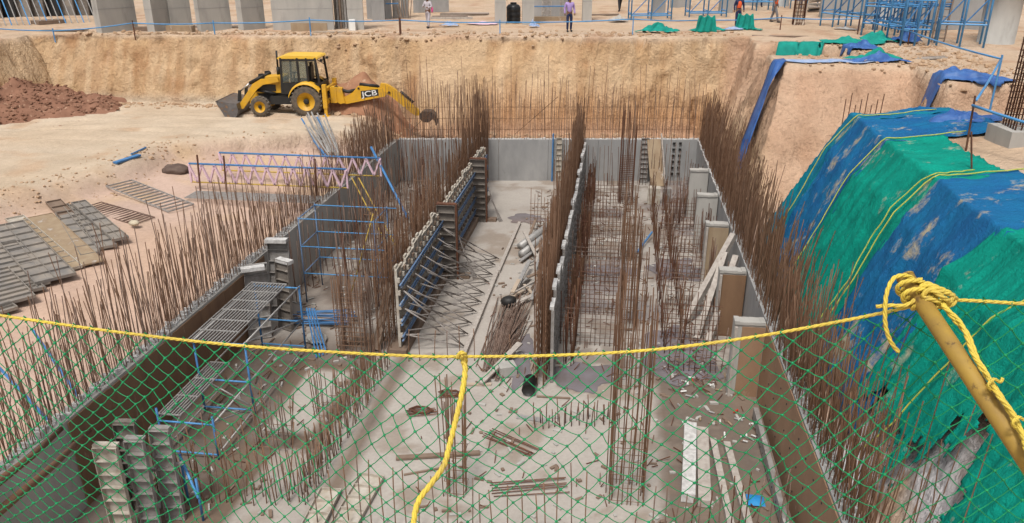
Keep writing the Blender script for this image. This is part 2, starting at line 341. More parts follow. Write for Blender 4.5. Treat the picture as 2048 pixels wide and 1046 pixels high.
cover = (X > 4.2) & (X < 7.5) & (Y < 23.6) & (Y > 14)
steep = steep * np.where(cover, .2, 1.0) * (np.abs(X - XL) > 0.6) * ((X > XR + 0.5) | (V > VF + 0.6) | (X < XL - 0.6))
lump = np.where((X > 4.2) & ~cover & (Hh > .03) & (Hh < .95), .75, 0.0) * (V < 36.5)
steep = np.maximum(steep, lump)
disp = steep * (0.26 * fbm(X * 0.7, Y * 0.7, Z * 0.45, 4, 41) + 0.2 * fbm(X * 2.2, Y * 2.2, Z * 1.0, 4, 45) - 0.12 * np.maximum(0, fbm(X * 1.6, Y * 1.6, Z * 1.6, 3, 57) - .12) * 4 + 0.09 * fbm(X * 6, Y * 6, Z * 4, 3, 49) - 0.10 * np.abs(vnoise(X * 4.2, Y * .2, Z * .35, 91)) * (V > 34))
X2, Y2, Z2 = X + N[..., 0] * disp, Y + N[..., 1] * disp, Z + N[..., 2] * disp
# soil colours: compacted track, pinkish fill, ochre bank, pale upper crust
def C(*c): return np.array(c, float)
n1 = fbm(X * 0.25, Y * 0.25, Z * 0.3, 4, 61); n2 = fbm(X * 0.9, Y * 0.9, Z * 0.9, 4, 66); n3 = fbm(X * 1.8, Y * 0.4, Z * 0.25, 4, 71)
def lerp(a, b, t): return a + (b - a) * np.clip(t, 0, 1)[..., None]
track = lerp(C(.50, .40, .295), C(.55, .465, .365), sst(n1 + .5)); track = lerp(track, C(.46, .30, .185), sst((n2 - .12) * 3) * .5)
fill = lerp(C(.51, .36, .27), C(.53, .395, .33), sst(n1 + .5)); fill = lerp(fill, C(.55, .40, .26), sst((n2 + .05) * 2) * sst((Y - 19) / 6))
bank = lerp(C(.60, .435, .275), C(.53, .355, .20), sst(n3 * 1.6 + .5)); bank = lerp(bank, C(.36, .19, .09), sst((n2 + n3 - .2) * 1.8) * .75); n4 = fbm(X * 3.2, Y * .3, Z * .5, 3, 77); bank = lerp(bank, C(.40, .235, .12), sst((n4 - .05) * 4) * .45); bank = lerp(bank, C(.62, .47, .32), sst((-n4 - .1) * 4) * .35)
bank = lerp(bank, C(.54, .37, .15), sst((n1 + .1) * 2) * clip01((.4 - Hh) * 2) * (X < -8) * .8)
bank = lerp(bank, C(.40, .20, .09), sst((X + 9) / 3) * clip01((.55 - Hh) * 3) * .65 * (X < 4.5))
bankR = lerp(C(.58, .40, .28), C(.52, .34, .23), sst(n3 + .5)); bankR = lerp(bankR, C(.40, .25, .16), sst((n2 - .1) * 2.5) * .6)
bank = lerp(bank, bankR, sst((X - 4.4) / 1.2))
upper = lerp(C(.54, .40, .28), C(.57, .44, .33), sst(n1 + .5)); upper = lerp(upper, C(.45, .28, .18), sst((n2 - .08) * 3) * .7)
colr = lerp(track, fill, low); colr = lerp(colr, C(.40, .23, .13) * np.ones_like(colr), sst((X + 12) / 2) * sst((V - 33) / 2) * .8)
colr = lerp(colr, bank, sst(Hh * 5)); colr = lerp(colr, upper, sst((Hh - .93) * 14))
ceme = sst((Z + 2.3) / -.5) * sst((14.2 - Y) / 1.5) * (X > 4.2) * sst((n2 + .45) * 3)
colr = lerp(colr, C(.6, .59, .62) * np.ones_like(colr), ceme)
sheet = MB(); nu, nv = X.shape
idx = np.arange(nu * nv).reshape(nu, nv)
quads = np.stack([idx[:-1, :-1], idx[1:, :-1], idx[1:, 1:], idx[:-1, 1:]], -1).reshape(-1, 4)
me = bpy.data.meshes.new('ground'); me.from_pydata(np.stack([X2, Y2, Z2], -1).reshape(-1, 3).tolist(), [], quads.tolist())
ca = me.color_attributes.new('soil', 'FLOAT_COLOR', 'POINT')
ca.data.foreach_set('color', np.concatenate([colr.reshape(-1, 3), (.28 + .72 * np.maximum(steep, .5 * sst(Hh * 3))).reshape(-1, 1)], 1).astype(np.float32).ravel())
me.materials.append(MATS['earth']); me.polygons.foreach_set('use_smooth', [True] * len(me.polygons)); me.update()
ground = bpy.data.objects.new('ground', me); COL.objects.link(ground); ground['kind'] = 'structure'

# clods and crumbs scattered over crest and track
def scatter_clods(name, n, fn, m, smin, smax, label, seed):
    rr = random.Random(seed); b = MB()
    for i in range(n):
        x, y, z = fn(rr); r = smin + (smax - smin) * rr.random() ** 3
        b.blob((x, y, z + r * 0.3), (r * rr.uniform(.8, 1.5), r * rr.uniform(.8, 1.5), r), seed * 1000 + i, 0, .8, .3)
    return tag(b.build(name, m), label, 'soil', kind='stuff')
def crest(rr):
    x = rr.uniform(-27, 6); y = 39.0 + float(kx(x)) + abs(rr.gauss(0, 1.1)); return x, y, zat(x, y)
scatter_clods('crest_clods', 900, crest, 'clod', .02, .11, 'loose beige soil crumbs along the top of the far bank', 3)
def mound(rr):
    for _ in range(30):
        x = rr.uniform(6.8, 14); y = rr.uniform(24, 38)
        if zat(x, y) > -.3: break
    return x, y, zat(x, y)
scatter_clods('mound_clods', 900, mound, 'clod', .02, .1, 'loose beige clods over the mounds by the right edge', 4)
def ridge(rr):
    t = rr.random(); y = 20 + 10.5 * t; x = np.interp(y, [0, 21, 24, 27.6, 29, 30.5], [-21, -19.2, -18.3, -17.9, -16.6, -14]) + rr.gauss(.6, .7); return float(x), y, zat(float(x), y)
scatter_clods('ridge_clods', 600, ridge, 'clod', .01, .055, 'small soil crumbs along the edge of the machine track', 5)

# soil heaps
def heap(name, cx, cy, rx, ry, h, m, seed, label, res=46):
    t = np.linspace(-1, 1, res + 1); U, W = np.meshgrid(t, t, indexing='ij'); x, y = cx + U * rx, cy + W * ry
    r = np.hypot(U, W) + .35 * fbm(U * 1.5 + seed, W * 1.5, 0, 3, seed)
    hz = np.maximum(0, 1 - r) ** .8 * h + np.minimum(1, np.maximum(0, 1.1 - r) * 4) * (.3 * fbm(x * 1.5, y * 1.5, 0, 4, seed + 3) + .22 * np.abs(fbm(x * 4, y * 4, 0, 3, seed + 4)))
    z = np.minimum(terrain(x, y)[0], -2.9) + hz - np.where(r < 1.05, .06, .4)
    o = MB().grid(np.stack([x, y, z], -1).tolist()).build(name, m, smooth=True); tag(o, label, 'soil heap'); return o
mat('heap_soil', (0.27, 0.14, 0.09), (0.2, 0.095, 0.06), scale=1.2, bump=1.0, bscale=6, bdist=0.15, c3=(0.4, 0.25, 0.17), s3=3, t3=0.58)
mat('heap_soil_red', (0.36, 0.19, 0.11), (0.27, 0.13, 0.075), scale=1.2, bump=1.0, bscale=6, bdist=0.15, c3=(0.5, 0.34, 0.23), s3=3, t3=0.58)
heap('soil_heap', -28.2, 33.6, 5.2, 3.4, 1.25, 'heap_soil', 2, 'dark brown spoil heap against the bank at the far left', 60)
heap('soil_heap', -11.9, 35.9, 2.6, 1.6, 1.5, 'heap_soil_red', 5, 'reddish soil heap right behind the yellow backhoe boom')
hv_ = [v.co.copy() for v in bpy.data.objects['soil_heap'].data.vertices]
def lheap(rr):
    for _ in range(20):
        q = rr.choice(hv_)
        if q.z > zat(q.x, q.y) + .05 or rr.random() < .02: break
    return q.x + rr.uniform(-.08, .08), q.y + rr.uniform(-.05, .05), max(q.z, min(zat(q.x, q.y), -2.9)) - .01
scatter_clods('heap_clods', 1500, lheap, 'brown_clod', .015, .085, 'dark brown clods spilling from the heap at far left', 6)
def footclod(rr):
    x = rr.uniform(-27, -9); y = 37.6 + float(kx(x)) - abs(rr.gauss(0, .5)); return x, y, min(zat(x, y), -2.9)
scatter_clods('foot_clods', 900, footclod, 'clod', .015, .09, 'crumbled beige soil at the foot of the left bank', 8)
def pitclod(rr):
    x = rr.uniform(-13, 3); y = 35.2 + float(kx(x)) + rr.random() * 1.6; return x, y, zat(x, y)
scatter_clods('trench_clods', 500, pitclod, 'clod', .03, .14, 'crumbled soil between the far pit wall and the bank', 7)

# pit floor
fx = np.arange(XL + .01, XR, .13); fy = np.arange(4, VF + 1.0, .13)
FX, FY = np.meshgrid(fx, fy, indexing='ij')
FZ = FLOOR + .012 * fbm(FX * .8, FY * .8, 0, 3, 81)
q1 = fbm(FX * .33, FY * .33, 0, 4, 83); q2 = fbm(FX * 1.1, FY * 1.1, 0, 4, 87); q3 = fbm(FX * 4, FY * 4, 0, 3, 88)
base = lerp(C(.41, .375, .34), C(.345, .31, .28), sst(q1 * 1.4 + .5)); base = lerp(base, C(.28, .23, .19), sst((q2 - .1) * 4) * .6)
mud = lerp(C(.165, .118, .085), C(.115, .088, .072), sst(q2 * 1.5 + .5))
slabp = sst((FX + 7.45) / .15) * sst((-6.2 - FX) / .15) * sst((FY - 13.6) / .3) * sst((16.6 - FY) / .3)
slabp = np.maximum(slabp, sst((FX + 6.9) / .2) * sst((-5.6 - FX) / .2) * sst((FY - 10.2) / .3) * sst((13.2 + .5 * q2 - FY) / .3))
wl = sst((-5.8 - FX) / .2) * sst((20 - FY) / 2 + q1) * (1 - slabp) * (.75 + .25 * sst((.3 - q2) * 3))
wr_ = sst((FX - 1.05 - .5 * q2) / .35) * sst((18.6 + q1 * 1.5 - FY) / 1.5) * .9
wl2 = sst((-6 - FX) / .4) * sst((FY - 18) / 3) * (.35 + .5 * sst((q2 + .25) * 3))
wl = np.maximum(wl, .55 * sst((FX + 1.2) / .2) * sst((FY - 16.5) / 1) * sst((q2 + .5 * q3 + .1) * 4))
groove = np.exp(-((FX + 5.15) / .22) ** 4) * (FY < 17.6)
wet = sst((q1 + .35 * q2 - .16) * 7) * sst((FX + 2.6) / 1.5)
spill = sst((q2 - .18) * 9) * .7
cf = lerp(base, mud, np.maximum.reduce([wl, wr_, wl2, groove * .85])); cf = lerp(cf, C(.21, .185, .185) * np.ones_like(cf), wet * .75); cf = lerp(cf, C(.27, .215, .17) * np.ones_like(cf), spill * sst((FX + 5) / 1) * .7)
rgh = .9 - .72 * wet * (1 - clip01(np.maximum(wl, wl2)))
me = bpy.data.meshes.new('pit_floor'); nu, nv = FX.shape; idx = np.arange(nu * nv).reshape(nu, nv)
me.from_pydata(np.stack([FX, FY, FZ], -1).reshape(-1, 3).tolist(), [], np.stack([idx[:-1, :-1], idx[1:, :-1], idx[1:, 1:], idx[:-1, 1:]], -1).reshape(-1, 4).tolist())
ca = me.color_attributes.new('soil', 'FLOAT_COLOR', 'POINT'); ca.data.foreach_set('color', np.concatenate([cf.reshape(-1, 3), rgh.reshape(-1, 1)], 1).astype(np.float32).ravel())
me.materials.append(MATS['floor_concrete']); me.polygons.foreach_set('use_smooth', [True] * len(me.polygons)); me.update()
pf = bpy.data.objects.new('pit_floor', me); COL.objects.link(pf); pf['kind'] = 'structure'

# ================================================================== PIT WALLS AND REINFORCEMENT
REBAR = {}
def rebar_meshes(m):
    if m not in REBAR:
        L = []
        for k in range(5):
            rr = random.Random(k * 7 + 1); b = MB(); bx, by = rr.uniform(-.018, .018), rr.uniform(-.018, .018)
            b.tube([(0, 0, 0), (bx * .3, by * .3, .4), (bx * .7, by * .7, .72), (bx * 1.6, by * 1.6, 1)], .013, 5)
            L.append(b.mesh('rebar', m, smooth=True))
        REBAR[m] = L
    return REBAR[m]
def bars(parent, specs, m, n_single, seed=0, lean=.03, r=.012):
    """specs: (x, y, z0, length, leanx, leany). The nearest ones are single bars, the rest one bundle."""
    rr = random.Random(seed); off = origin(parent); specs = sorted(specs, key=lambda q: q[1]); alt = {'rust': 'dry_rust', 'dry_rust': 'grey_rust', 'grey_rust': 'dark_rust', 'dark_rust': 'rust'}[m]; ml = rebar_meshes(m); ml2 = rebar_meshes(alt); b1, b2 = MB(), MB()
    for i, (x, y, z, h, lx, ly) in enumerate(specs):
        lx += rr.gauss(0, lean); ly += rr.gauss(0, lean)
        if i < n_single:
            o = bpy.data.objects.new('rebar', (ml if rr.random() < .62 else ml2)[i % 5]); COL.objects.link(o); o.parent = parent; o.location = Vector((x, y, z)) - off
            o.rotation_euler = (-ly, lx, rr.uniform(0, 6.28)); o.scale = (r / .013, r / .013, h)
        else:
            bx, by = rr.gauss(0, .012) * h, rr.gauss(0, .012) * h
            (b1 if rr.random() < .62 else b2).tube([(x, y, z), (x + lx * h * .5 + bx * .4, y + ly * h * .5 + by * .4, z + h * .55), (x + lx * h + bx, y + ly * h + by, z + h)], r, 4, False)
    for b, mm in ((b1, m), (b2, alt)):
        if b.v: b.build('rebar_bundle', mm, parent, smooth=True)['kind'] = 'stuff'
def row(x0, y0, x1, y1, step, z, hmin, hmax, seed, lx=0, ly=0, jit=.03, drop=0.0, hn=.25):
    rr = random.Random(seed); n = int(math.hypot(x1 - x0, y1 - y0) / step); out = []
    for i in range(n + 1):
        if rr.random() < drop: continue
        t = i / max(n, 1); x, y = x0 + (x1 - x0) * t + rr.gauss(0, jit), y0 + (y1 - y0) * t + rr.gauss(0, jit)
        k = .5 + .38 * wob((x + y) * hn * 3, seed); k = min(1.25, max(0, k + rr.gauss(0, .3)))
        out.append((x, y, z, hmin + (hmax - hmin) * k, lx, ly))
    return out
def ragged_top(b, x, y0, y1, wdt, z, seed, axis='Y', step=.11, hmax=.12):
    rr = random.Random(seed); t = y0
    while t < y1:
        s_ = step * rr.uniform(.6, 1.5); hh = hmax * rr.random() ** 2 + .015
        if axis == 'Y': b.box((x + rr.uniform(-.04, .04), t + s_ / 2, z + hh / 2 - .004), (wdt * rr.uniform(.5, .95), s_, hh))
        else: b.box((t + s_ / 2, x + float(.13 * t) + rr.uniform(-.04, .04), z + hh / 2 - .004), (s_, wdt * rr.uniform(.5, .95), hh))
        t += s_
    return b

# left wall
lw = thing('retaining_wall', 'long left pit wall, brown shuttered in front, grey concrete beyond, bristling with rusty bars', 'wall', (XL - .15, 18, FLOOR))
MB().box((XL - .16, 19.0, (WALL_TOP + FLOOR) / 2 - .2), (.3, 29.2, WALL_TOP - FLOOR + .4)).build('concrete_core', 'pale_concrete', lw)
y = 10.9
for i in range(7):
    MB().box((XL + .012, y + .6, (WALL_TOP + FLOOR) / 2 - .03 - .02 * (i % 3)), (.022, 1.19, WALL_TOP - FLOOR - .02)).build('shutter_sheet', 'shutter_ply', lw); y += 1.2
b = MB(); ragged_top(b, XL - .17, 5, 21.5, .2, WALL_TOP, 3, step=.05, hmax=.12); b.build('splashed_top', 'splashed_concrete', lw)
def lwh(q, k=1.0):       # bars are cut lower beside the lattice beams
    x, y, z, h, lx, ly = q; f = np.interp(y, [8, 12, 18, 20.5, 26.5, 28, 34], [1.0, 1.05, 1.0, .66, .62, .85, 1.0]); return (x, y, z, h * float(f) * k, lx, ly)
sp = row(XL - .09, 6.5, XL - .09, 33.3, .11, WALL_TOP - .1, 1.0, 2.6, 1) + row(XL - .25, 6.5, XL - .25, 33.3, .11, WALL_TOP - .1, .9, 2.7, 2) + row(XL - .17, 7, XL - .17, 33.4, .13, WALL_TOP - .1, .8, 2.4, 3)
bars(lw, [lwh(q) for q in sp], 'dry_rust', 295, 5, .045, .0085)
ob = row(XL - .5, 8.5, XL - .65, 27, .13, -4.15, .9, 2.5, 4, -.02, 0, .14, .15) + row(XL - .85, 9, XL - 1.0, 20, .2, -4.15, .7, 2.3, 14, -.02, 0, .2, .2)
bars(lw, [lwh(q) for q in ob], 'dry_rust', 0, 6, .05, .0105)
tall = row(XL - .3, 27.5, XL - .5, 33.4, .05, -4.2, 1.0, 2.1, 15, -.04, 0, .2, .1)
bars(lw, tall, 'rust', 0, 16, .07, .0105)
# far wall
fw_ = thing('retaining_wall', 'grey concrete far pit wall with a row of tall rusty bars above it', 'wall', (-3, VF + .15, FLOOR))
def fy_(x): return VF + .13 * (x + 3)
ang = math.atan(.13)
for i in range(6):
    x0 = XL - .02 + i * (13.34 / 6); xc = x0 + 13.34 / 12
    MB().box((xc, fy_(xc) + .16 + .006 * (i % 2), (WALL_TOP + FLOOR) / 2 - .15), (13.34 / 6 / math.cos(ang) - .012, .3, WALL_TOP - FLOOR + .3), ang).build('concrete_panel', 'concrete', fw_)
b = MB(); ragged_top(b, VF + .16 + .39, XL, XR, .2, WALL_TOP, 8, 'X', .09, .04); b.build('splashed_top', 'splashed_concrete', fw_)
sp = row(XL, fy_(XL) + .1, XR, fy_(XR) + .1, .115, WALL_TOP - .1, 1.5, 2.7, 7, hn=.6) + row(XL, fy_(XL) + .27, XR, fy_(XR) + .27, .115, WALL_TOP - .1, 1.4, 3.3, 8, hn=.6)
sp += row(-9.4, fy_(-9.4) + .5, -5.2, fy_(-5.2) + .5, .06, -4.2, 1.5, 3.0, 9, hn=.6)
bars(fw_, sp, 'dry_rust', 120, 9, .03, .009)
b = MB()
for (a0, a1) in (((-9.2, .3), (-7.9, 1.5)), ((-4.5, .2), (-2.6, 1.9))):
    b.tube([(a0[0], fy_(a0[0]) + .2, WALL_TOP + a0[1]), (a1[0], fy_(a1[0]) + .15, WALL_TOP + a1[1])], .012, 4)
for k in range(3): b.tube([(-9.5, fy_(-9.5) + .3, WALL_TOP + .4 + .5 * k), (3.5, fy_(3.5) + .3, WALL_TOP + .42 + .5 * k)], .009, 4)
b.build('tie_bars', 'rust', fw_)['kind'] = 'stuff'
# right wall with piers
rw = thing('retaining_wall', 'long right pit wall with plywood face, form tie holes and dense brown bars', 'wall', (XR + .15, 20, FLOOR))
MB().box((XR + .16, 19.9, (WALL_TOP + FLOOR) / 2 - .2), (.3, 31.0, WALL_TOP - FLOOR + .4)).build('concrete_core', 'concrete', rw)
y = 4.8
for i in range(10):
    MB().box((XR - .012, y + .6, (WALL_TOP + FLOOR) / 2 - .02 + .015 * (i % 2)), (.02, 1.188, WALL_TOP - FLOOR - .03)).build('shutter_sheet', 'tan_ply', rw); y += 1.2
b = MB()
yy = 9.0
while yy < 16.6:
    for z in (-4.4, -4.95, -5.5): b.lathe([(.02, -.002), (.02, .012)], (XR - .034, yy + .1 * (z > -4.6), z), 'X', 6)
    yy += .6
b.build('tie_holes', 'machine_black', rw)
b = MB(); ragged_top(b, XR + .19, 5, 27, .2, WALL_TOP, 9, step=.055, hmax=.13); ragged_top(b, XR + .05, 27, 35, .08, WALL_TOP, 19, hmax=.05); b.build('splashed_top', 'splashed_concrete', rw)
sp = []
for k, (dx, st) in enumerate(((.07, .07), (.16, .075), (.25, .08), (.36, .12))):
    sp += row(XR + dx, 9.0 if k < 2 else 10, XR + dx, 35.2, st, WALL_TOP - .12, 1.2, 2.5, 30 + k, .035 + .03 * k, 0, .03)
bars(rw, sp, 'rust', 300, 31, .045, .0085)
ob = row(XR + .6, 7.5, XR + .75, 33, .26, -4.5, 1.2, 2.8, 36, .06, 0, .16, .1) + row(XR + .95, 9, XR + 1.0, 19, .3, -4.5, 1.3, 3.0, 37, .05, 0, .2, .2)
bars(rw, ob, 'rust', 0, 38, .06, .009)
for i, (py_, m) in enumerate(((16.6, 'tan_ply'), (19.7, 'shutter_ply'), (23.5, 'pale_ply'), (26.6, 'concrete'), (29.9, 'concrete'))):
    t = thing('wall_pier', ('nearest', 'second nearest', 'third nearest', 'second farthest', 'farthest')[i] + ' stub wall jutting from the right pit wall', 'wall stub', (3.28, py_ + .15, FLOOR), group='stub walls along the right pit wall')
    MB().box((3.28, py_ + .17, (WALL_TOP + FLOOR) / 2 - .01), (.7, .28, WALL_TOP - FLOOR)).build('concrete_core', 'pale_concrete', t)
    if i < 3:
        MB().box((3.32 + .04 * (i == 0), py_ + .015, (WALL_TOP + FLOOR) / 2 - .05), (.61 - .1 * (i == 0), .025, WALL_TOP - FLOOR - .06)).build('shutter_sheet', m, t)
        MB().box((2.97, py_ + .1, (WALL_TOP + FLOOR) / 2 - .05), (.06, .3, WALL_TOP - FLOOR - .06)).build('edge_board', 'grey_timber', t)
    b = MB(); rr = random.Random(i); 
    for k in range(6): b.box((2.98 + .115 * k, py_ + .15, WALL_TOP + .02 * rr.random()), (.115, .3, .06 + .03 * rr.random()))
    b.build('splashed_top', 'pale_concrete', t)
# timber raker props on the right wall
for i, (a, c) in enumerate((((3.55, 22.0, -3.75), (2.25, 20.4, -5.85)), ((3.3, 21.6, -4.2), (2.45, 19.3, -5.85)), ((3.5, 20.9, -4.0), (2.75, 19.2, -5.85)))):
    tag(MB().beam(a, c, .16, .2).build('timber_raker', 'grey_timber'), ('upper', 'lower', 'short inner')[i] + ' splintered timber raker leaning on the right wall stub', 'timber')

# ------------------------------------------------------------------ formed wall between the left and middle bays
FX1, TOP1 = -5.35, -3.5
m1 = thing('wall_cage', 'tall rusty bar cage of the wall behind the long steel formwork', 'rebar cage', (-5.75, 24, FLOOR))
sp = row(-5.62, 17.4, -5.62, 33.8, .1, FLOOR, 2.4, 3.3, 40, hn=.3) + row(-5.86, 17.4, -5.86, 33.8, .1, FLOOR, 2.3, 3.4, 41, hn=.3) + row(-5.74, 28, -5.74, 34, .07, FLOOR, 3.2, 4.9, 42, hn=.3)
bars(m1, sp, 'rust', 130, 43, .018, .0092)
b = MB()
for k in range(11):
    for x in (-5.64, -5.84): b.tube([(x, 17.3, FLOOR + .25 + .24 * k), (x, 25, FLOOR + .26 + .24 * k), (x, 33.8, FLOOR + .25 + .24 * k)], .009, 4)
b.build('distribution_bars', 'rust', m1)['kind'] = 'stuff'
wf = thing('wall_formwork', 'long run of grey steel wall forms with blue walers facing the middle bay', 'formwork', (FX1, 24, FLOOR))
rr = random.Random(5)
def form_panel_mb(b, o, ux, uz, wd, ht, nr=7, dep=.055, nm=None):
    """steel form: plate, edge angles and ribs. o lower corner, ux along width, uz up, nm outward"""
    o, ux, uz = Vector(o), Vector(ux).normalized(), Vector(uz).normalized(); nm = Vector(nm) if nm else ux.cross(uz)
    M = Matrix((ux, nm, uz)).transposed()
    c = lambda x, n_, z: o + ux * x + nm * n_ + uz * z
    b.box(c(wd / 2, .003, ht / 2), (wd, .006, ht), M=M)
    for x in (.006, wd - .006): b.box(c(x, dep / 2 + .006, ht / 2), (.012, dep, ht), M=M)
    for k in range(nr + 1): b.box(c(wd / 2, dep * .45 + .006, .006 + (ht - .012) * k / nr), (wd - .026, dep * .9, .012), M=M)
    return b
y = 17.55; pi = 0
while y < 31.0:
    wd = .44; h_ = 2.4 + rr.choice((-.12, -.05, 0, .06)) - .03 * rr.random()
    if not (22.5 < y + wd / 2 < 23.0 or 28.2 < y + wd / 2 < 28.75):
        b = MB(); form_panel_mb(b, (FX1, y, FLOOR + .2), (0, 1, 0), (0, 0, 1), wd - .01, h_ - .2, 7, .06, (1, 0, 0))
        for zz in (.45, .85, 1.25, 1.65, 2.0):     # wedge clamps
            b.box((FX1 + .1, y + .01, FLOOR + zz + .1), (.06, .06, .12))
        b.build('form_panel', 'cement_steel', wf)
        b = MB()
        for zz in (.3, .62, .95, 1.28, 1.6, 1.95, 2.2): b.box((FX1 + .085, y + wd * .5, FLOOR + zz), (.05, .13, .1))
        b.build('clamps', 'old_timber', wf)['kind'] = 'stuff'; b = MB()
        b.box((FX1 - .0, y + wd * .35, FLOOR + h_ + .035), (.05, wd * .5, .07)); b.build('top_lip', 'cement_steel', wf)
    y += wd; pi += 1
for (ya, yb) in ((17.5, 22.4), (23.2, 28.1), (28.9, 31.0)):
    for z in (.5, .95, 1.45, 1.95):
        for dz in (-.05, .05):
            MB().tube([(FX1 + .155, ya + rr.uniform(-.2, .1), FLOOR + z + dz), (FX1 + .155, yb + rr.uniform(-.1, .15), FLOOR + z + dz)], .028, 6).build('waler', 'dusty_blue', wf, smooth=True)
MB().box((FX1 - .02, 24.3, FLOOR + .09), (.5, 13.8, .18)).build('kicker', 'old_timber', wf)
for i, yc in enumerate((22.78, 28.45)):
    t = thing('column_form', ('nearer', 'farther')[i] + ' ladder-ribbed steel form standing out from the long formwork', 'formwork', (-5.12, yc, FLOOR), group='ribbed end forms on the long formwork')
    form_panel_mb(MB(), (-5.42, yc - .06, FLOOR + .02), (1, 0, 0), (0, 0, 1), .58, 2.45, 10, .1, (0, -1, 0)).build('ribbed_panel', 'dark_form', t)
    MB().box((-4.80, yc - .1, FLOOR + 1.25), (.05, .14, 2.5)).build('edge_angle', 'dark_rust', t)
    MB().box((-5.12, yc + .1, FLOOR + 1.22), (.6, .3, 2.4)).build('column_core', 'dark_form', t)
    MB().box((-5.12, yc - .06, FLOOR + 2.5), (.62, .16, .04)).build('top_angle', 'dark_rust', t)
    MB().box((-4.62, yc + .05, FLOOR + .06), (.36, .3, .1)).build('foot_plate', 'old_timber', t)
    for k in range(3): MB().beam((-4.75 + .05 * k, yc - .02 + .09 * k, FLOOR + 1.4 - .3 * k), (-4.3 + .05 * k, yc - .1 + .05 * k, FLOOR + .02), .025, .025).build('brace', 'prop_steel', t)
# push-pull props fanned from the formwork to the sole plate
k = 0
FEET = ('nearest the yellow rope', 'second from the yellow rope', 'third from the yellow rope', 'fourth from the yellow rope', 'fifth along the plank', 'sixth along the plank', 'seventh along the plank', 'eighth along the plank', 'second farthest from the rope', 'farthest from the rope')
for i in range(10):
    yb = 18.0 + i * .72 + rr.uniform(-.08, .08); xb = -3.72 + rr.uniform(-.06, .04)
    for zi, z in enumerate((1.8, 1.3, .55)):
        yt = max(17.6, yb - 1.55 + rr.uniform(-.12, .12))
        if 22.45 < yt < 23.1: yt = 22.4
        p = thing('steel_prop', ('upper', 'middle', 'lower')[zi] + ' steel prop of the fan foot ' + FEET[i] + ', bracing the long formwork', 'prop', (xb, yb, FLOOR + .05), group='fan of props bracing the long formwork')
        a, c = Vector((FX1 + .2, yt, FLOOR + z)), Vector((xb - .1 * (z < 1), yb, FLOOR + .06)); mid = a.lerp(c, .52 + .1 * rr.random())
        MB().tube([a, mid], .021, 6).build('outer_tube', 'prop_steel', p, smooth=True)
        MB().tube([mid, c], .017, 6).build('inner_tube', 'prop_steel', p, smooth=True)
        MB().tube([mid + (a - mid).normalized() * .1, mid - (a - mid).normalized() * .05], .028, 6).build('collar', 'prop_steel', p)
        k += 1
tag(MB().beam((-3.63, 17.3, FLOOR + .07), (-3.6, 23.2, FLOOR + .08), .11, .12).build('floor_plank', 'grey_timber'), 'nearer length of the pale floor plank at the feet of the props', 'plank')
tag(MB().beam((-3.58, 23.3, FLOOR + .06), (-3.5, 28.2, FLOOR + .07), .11, .1).build('floor_plank', 'grey_timber'), 'farther length of the floor plank at the feet of the props', 'plank')
tag(MB().beam((-6.0, 17.6, FLOOR + .05), (-5.75, 18.4, FLOOR + 1.65), .22, .05).build('leaning_board', 'old_timber'), 'dark board leaning at the near end of the long formwork', 'board')

# ------------------------------------------------------------------ middle wall: bar mat with a ribbed form on its right
m2 = thing('wall_cage', 'tall dense brown bar mat of the middle wall', 'rebar cage', (-1.5, 24, FLOOR))
sp = row(-1.62, 16.3, -1.62, 34.2, .085, FLOOR, 2.6, 3.6, 50) + row(-1.42, 16.3, -1.42, 34.2, .085, FLOOR, 2.6, 3.7, 51) + row(-1.52, 18, -1.52, 34.4, .08, FLOOR, 2.6, 4.1, 52)
bars(m2, sp, 'rust', 160, 53, .016, .0092)
b = MB()
for kk in range(12):
    for x in (-1.64, -1.4): b.tube([(x, 16.3, FLOOR + .2 + .19 * kk), (x, 34.2, FLOOR + .2 + .19 * kk)], .009, 4)
b.build('distribution_bars', 'rust', m2)['kind'] = 'stuff'
wf2 = thing('wall_formwork', 'cement-splashed steel forms on the right side of the middle bar mat', 'formwork', (-1.3, 24, FLOOR))
y = 16.6; rr = random.Random(8)
while y < 33:
    h_ = 1.75 + .35 * rr.random() + (.1 if y < 18.5 else 0); wd = .6
    form_panel_mb(MB(), (-1.3, y, FLOOR + .03), (0, 1, 0), (0, 0, 1), wd - .01, h_, 8, .07, (1, 0, 0)).build('form_panel', 'form_steel', wf2)
    MB().box((-1.29, y + wd / 2, FLOOR + h_ + .07), (.1, wd * .9, .08)).build('top_lip', 'splashed_concrete', wf2)
    y += wd
# bar mats standing across the right hand bays
def bar_mat(x0, x1, y, h, label, m='grey_rust', step=.125, seed=0, top=.4, tilt=0):
    rr = random.Random(seed); t = thing('bar_mat', label, 'rebar mat', ((x0 + x1) / 2, y, FLOOR)); sp = []
    n = int((x1 - x0) / step)
    sp = [(x0 + (x1 - x0) * i / n, y + rr.gauss(0, .01), FLOOR, h + top * rr.random(), tilt, 0) for i in range(n + 1)]
    bars(t, sp, m, 60, seed, .012, .011)
    for kk in range(int(h / .14)):
        MB().tube([(x0 - .04, y, FLOOR + .08 + .14 * kk), ((x0 + x1) / 2, y + .015, FLOOR + .075 + .14 * kk), (x1 + .04, y, FLOOR + .085 + .14 * kk)], .009, 4).build('cross_bar', m, t)
bar_mat(-1.2, .25, 18.7, 1.25, 'bar mat across the bay right of the middle wall, nearest of three', seed=61)
bar_mat(-1.15, .25, 22.9, 1.35, 'bar mat across the bay right of the middle wall, second of three', seed=62)
bar_mat(-1.1, .2, 27.2, 1.3, 'bar mat across the bay right of the middle wall, farthest of three', seed=63)
bar_mat(1.75, 3.0, 21.5, 1.2, 'bar mat between the brown column bars and the right wall, middle one', seed=64, tilt=.03)
bar_mat(1.6, 2.9, 17.6, 1.1, 'bar mat standing in the puddle by the right wall', seed=65, tilt=.06)
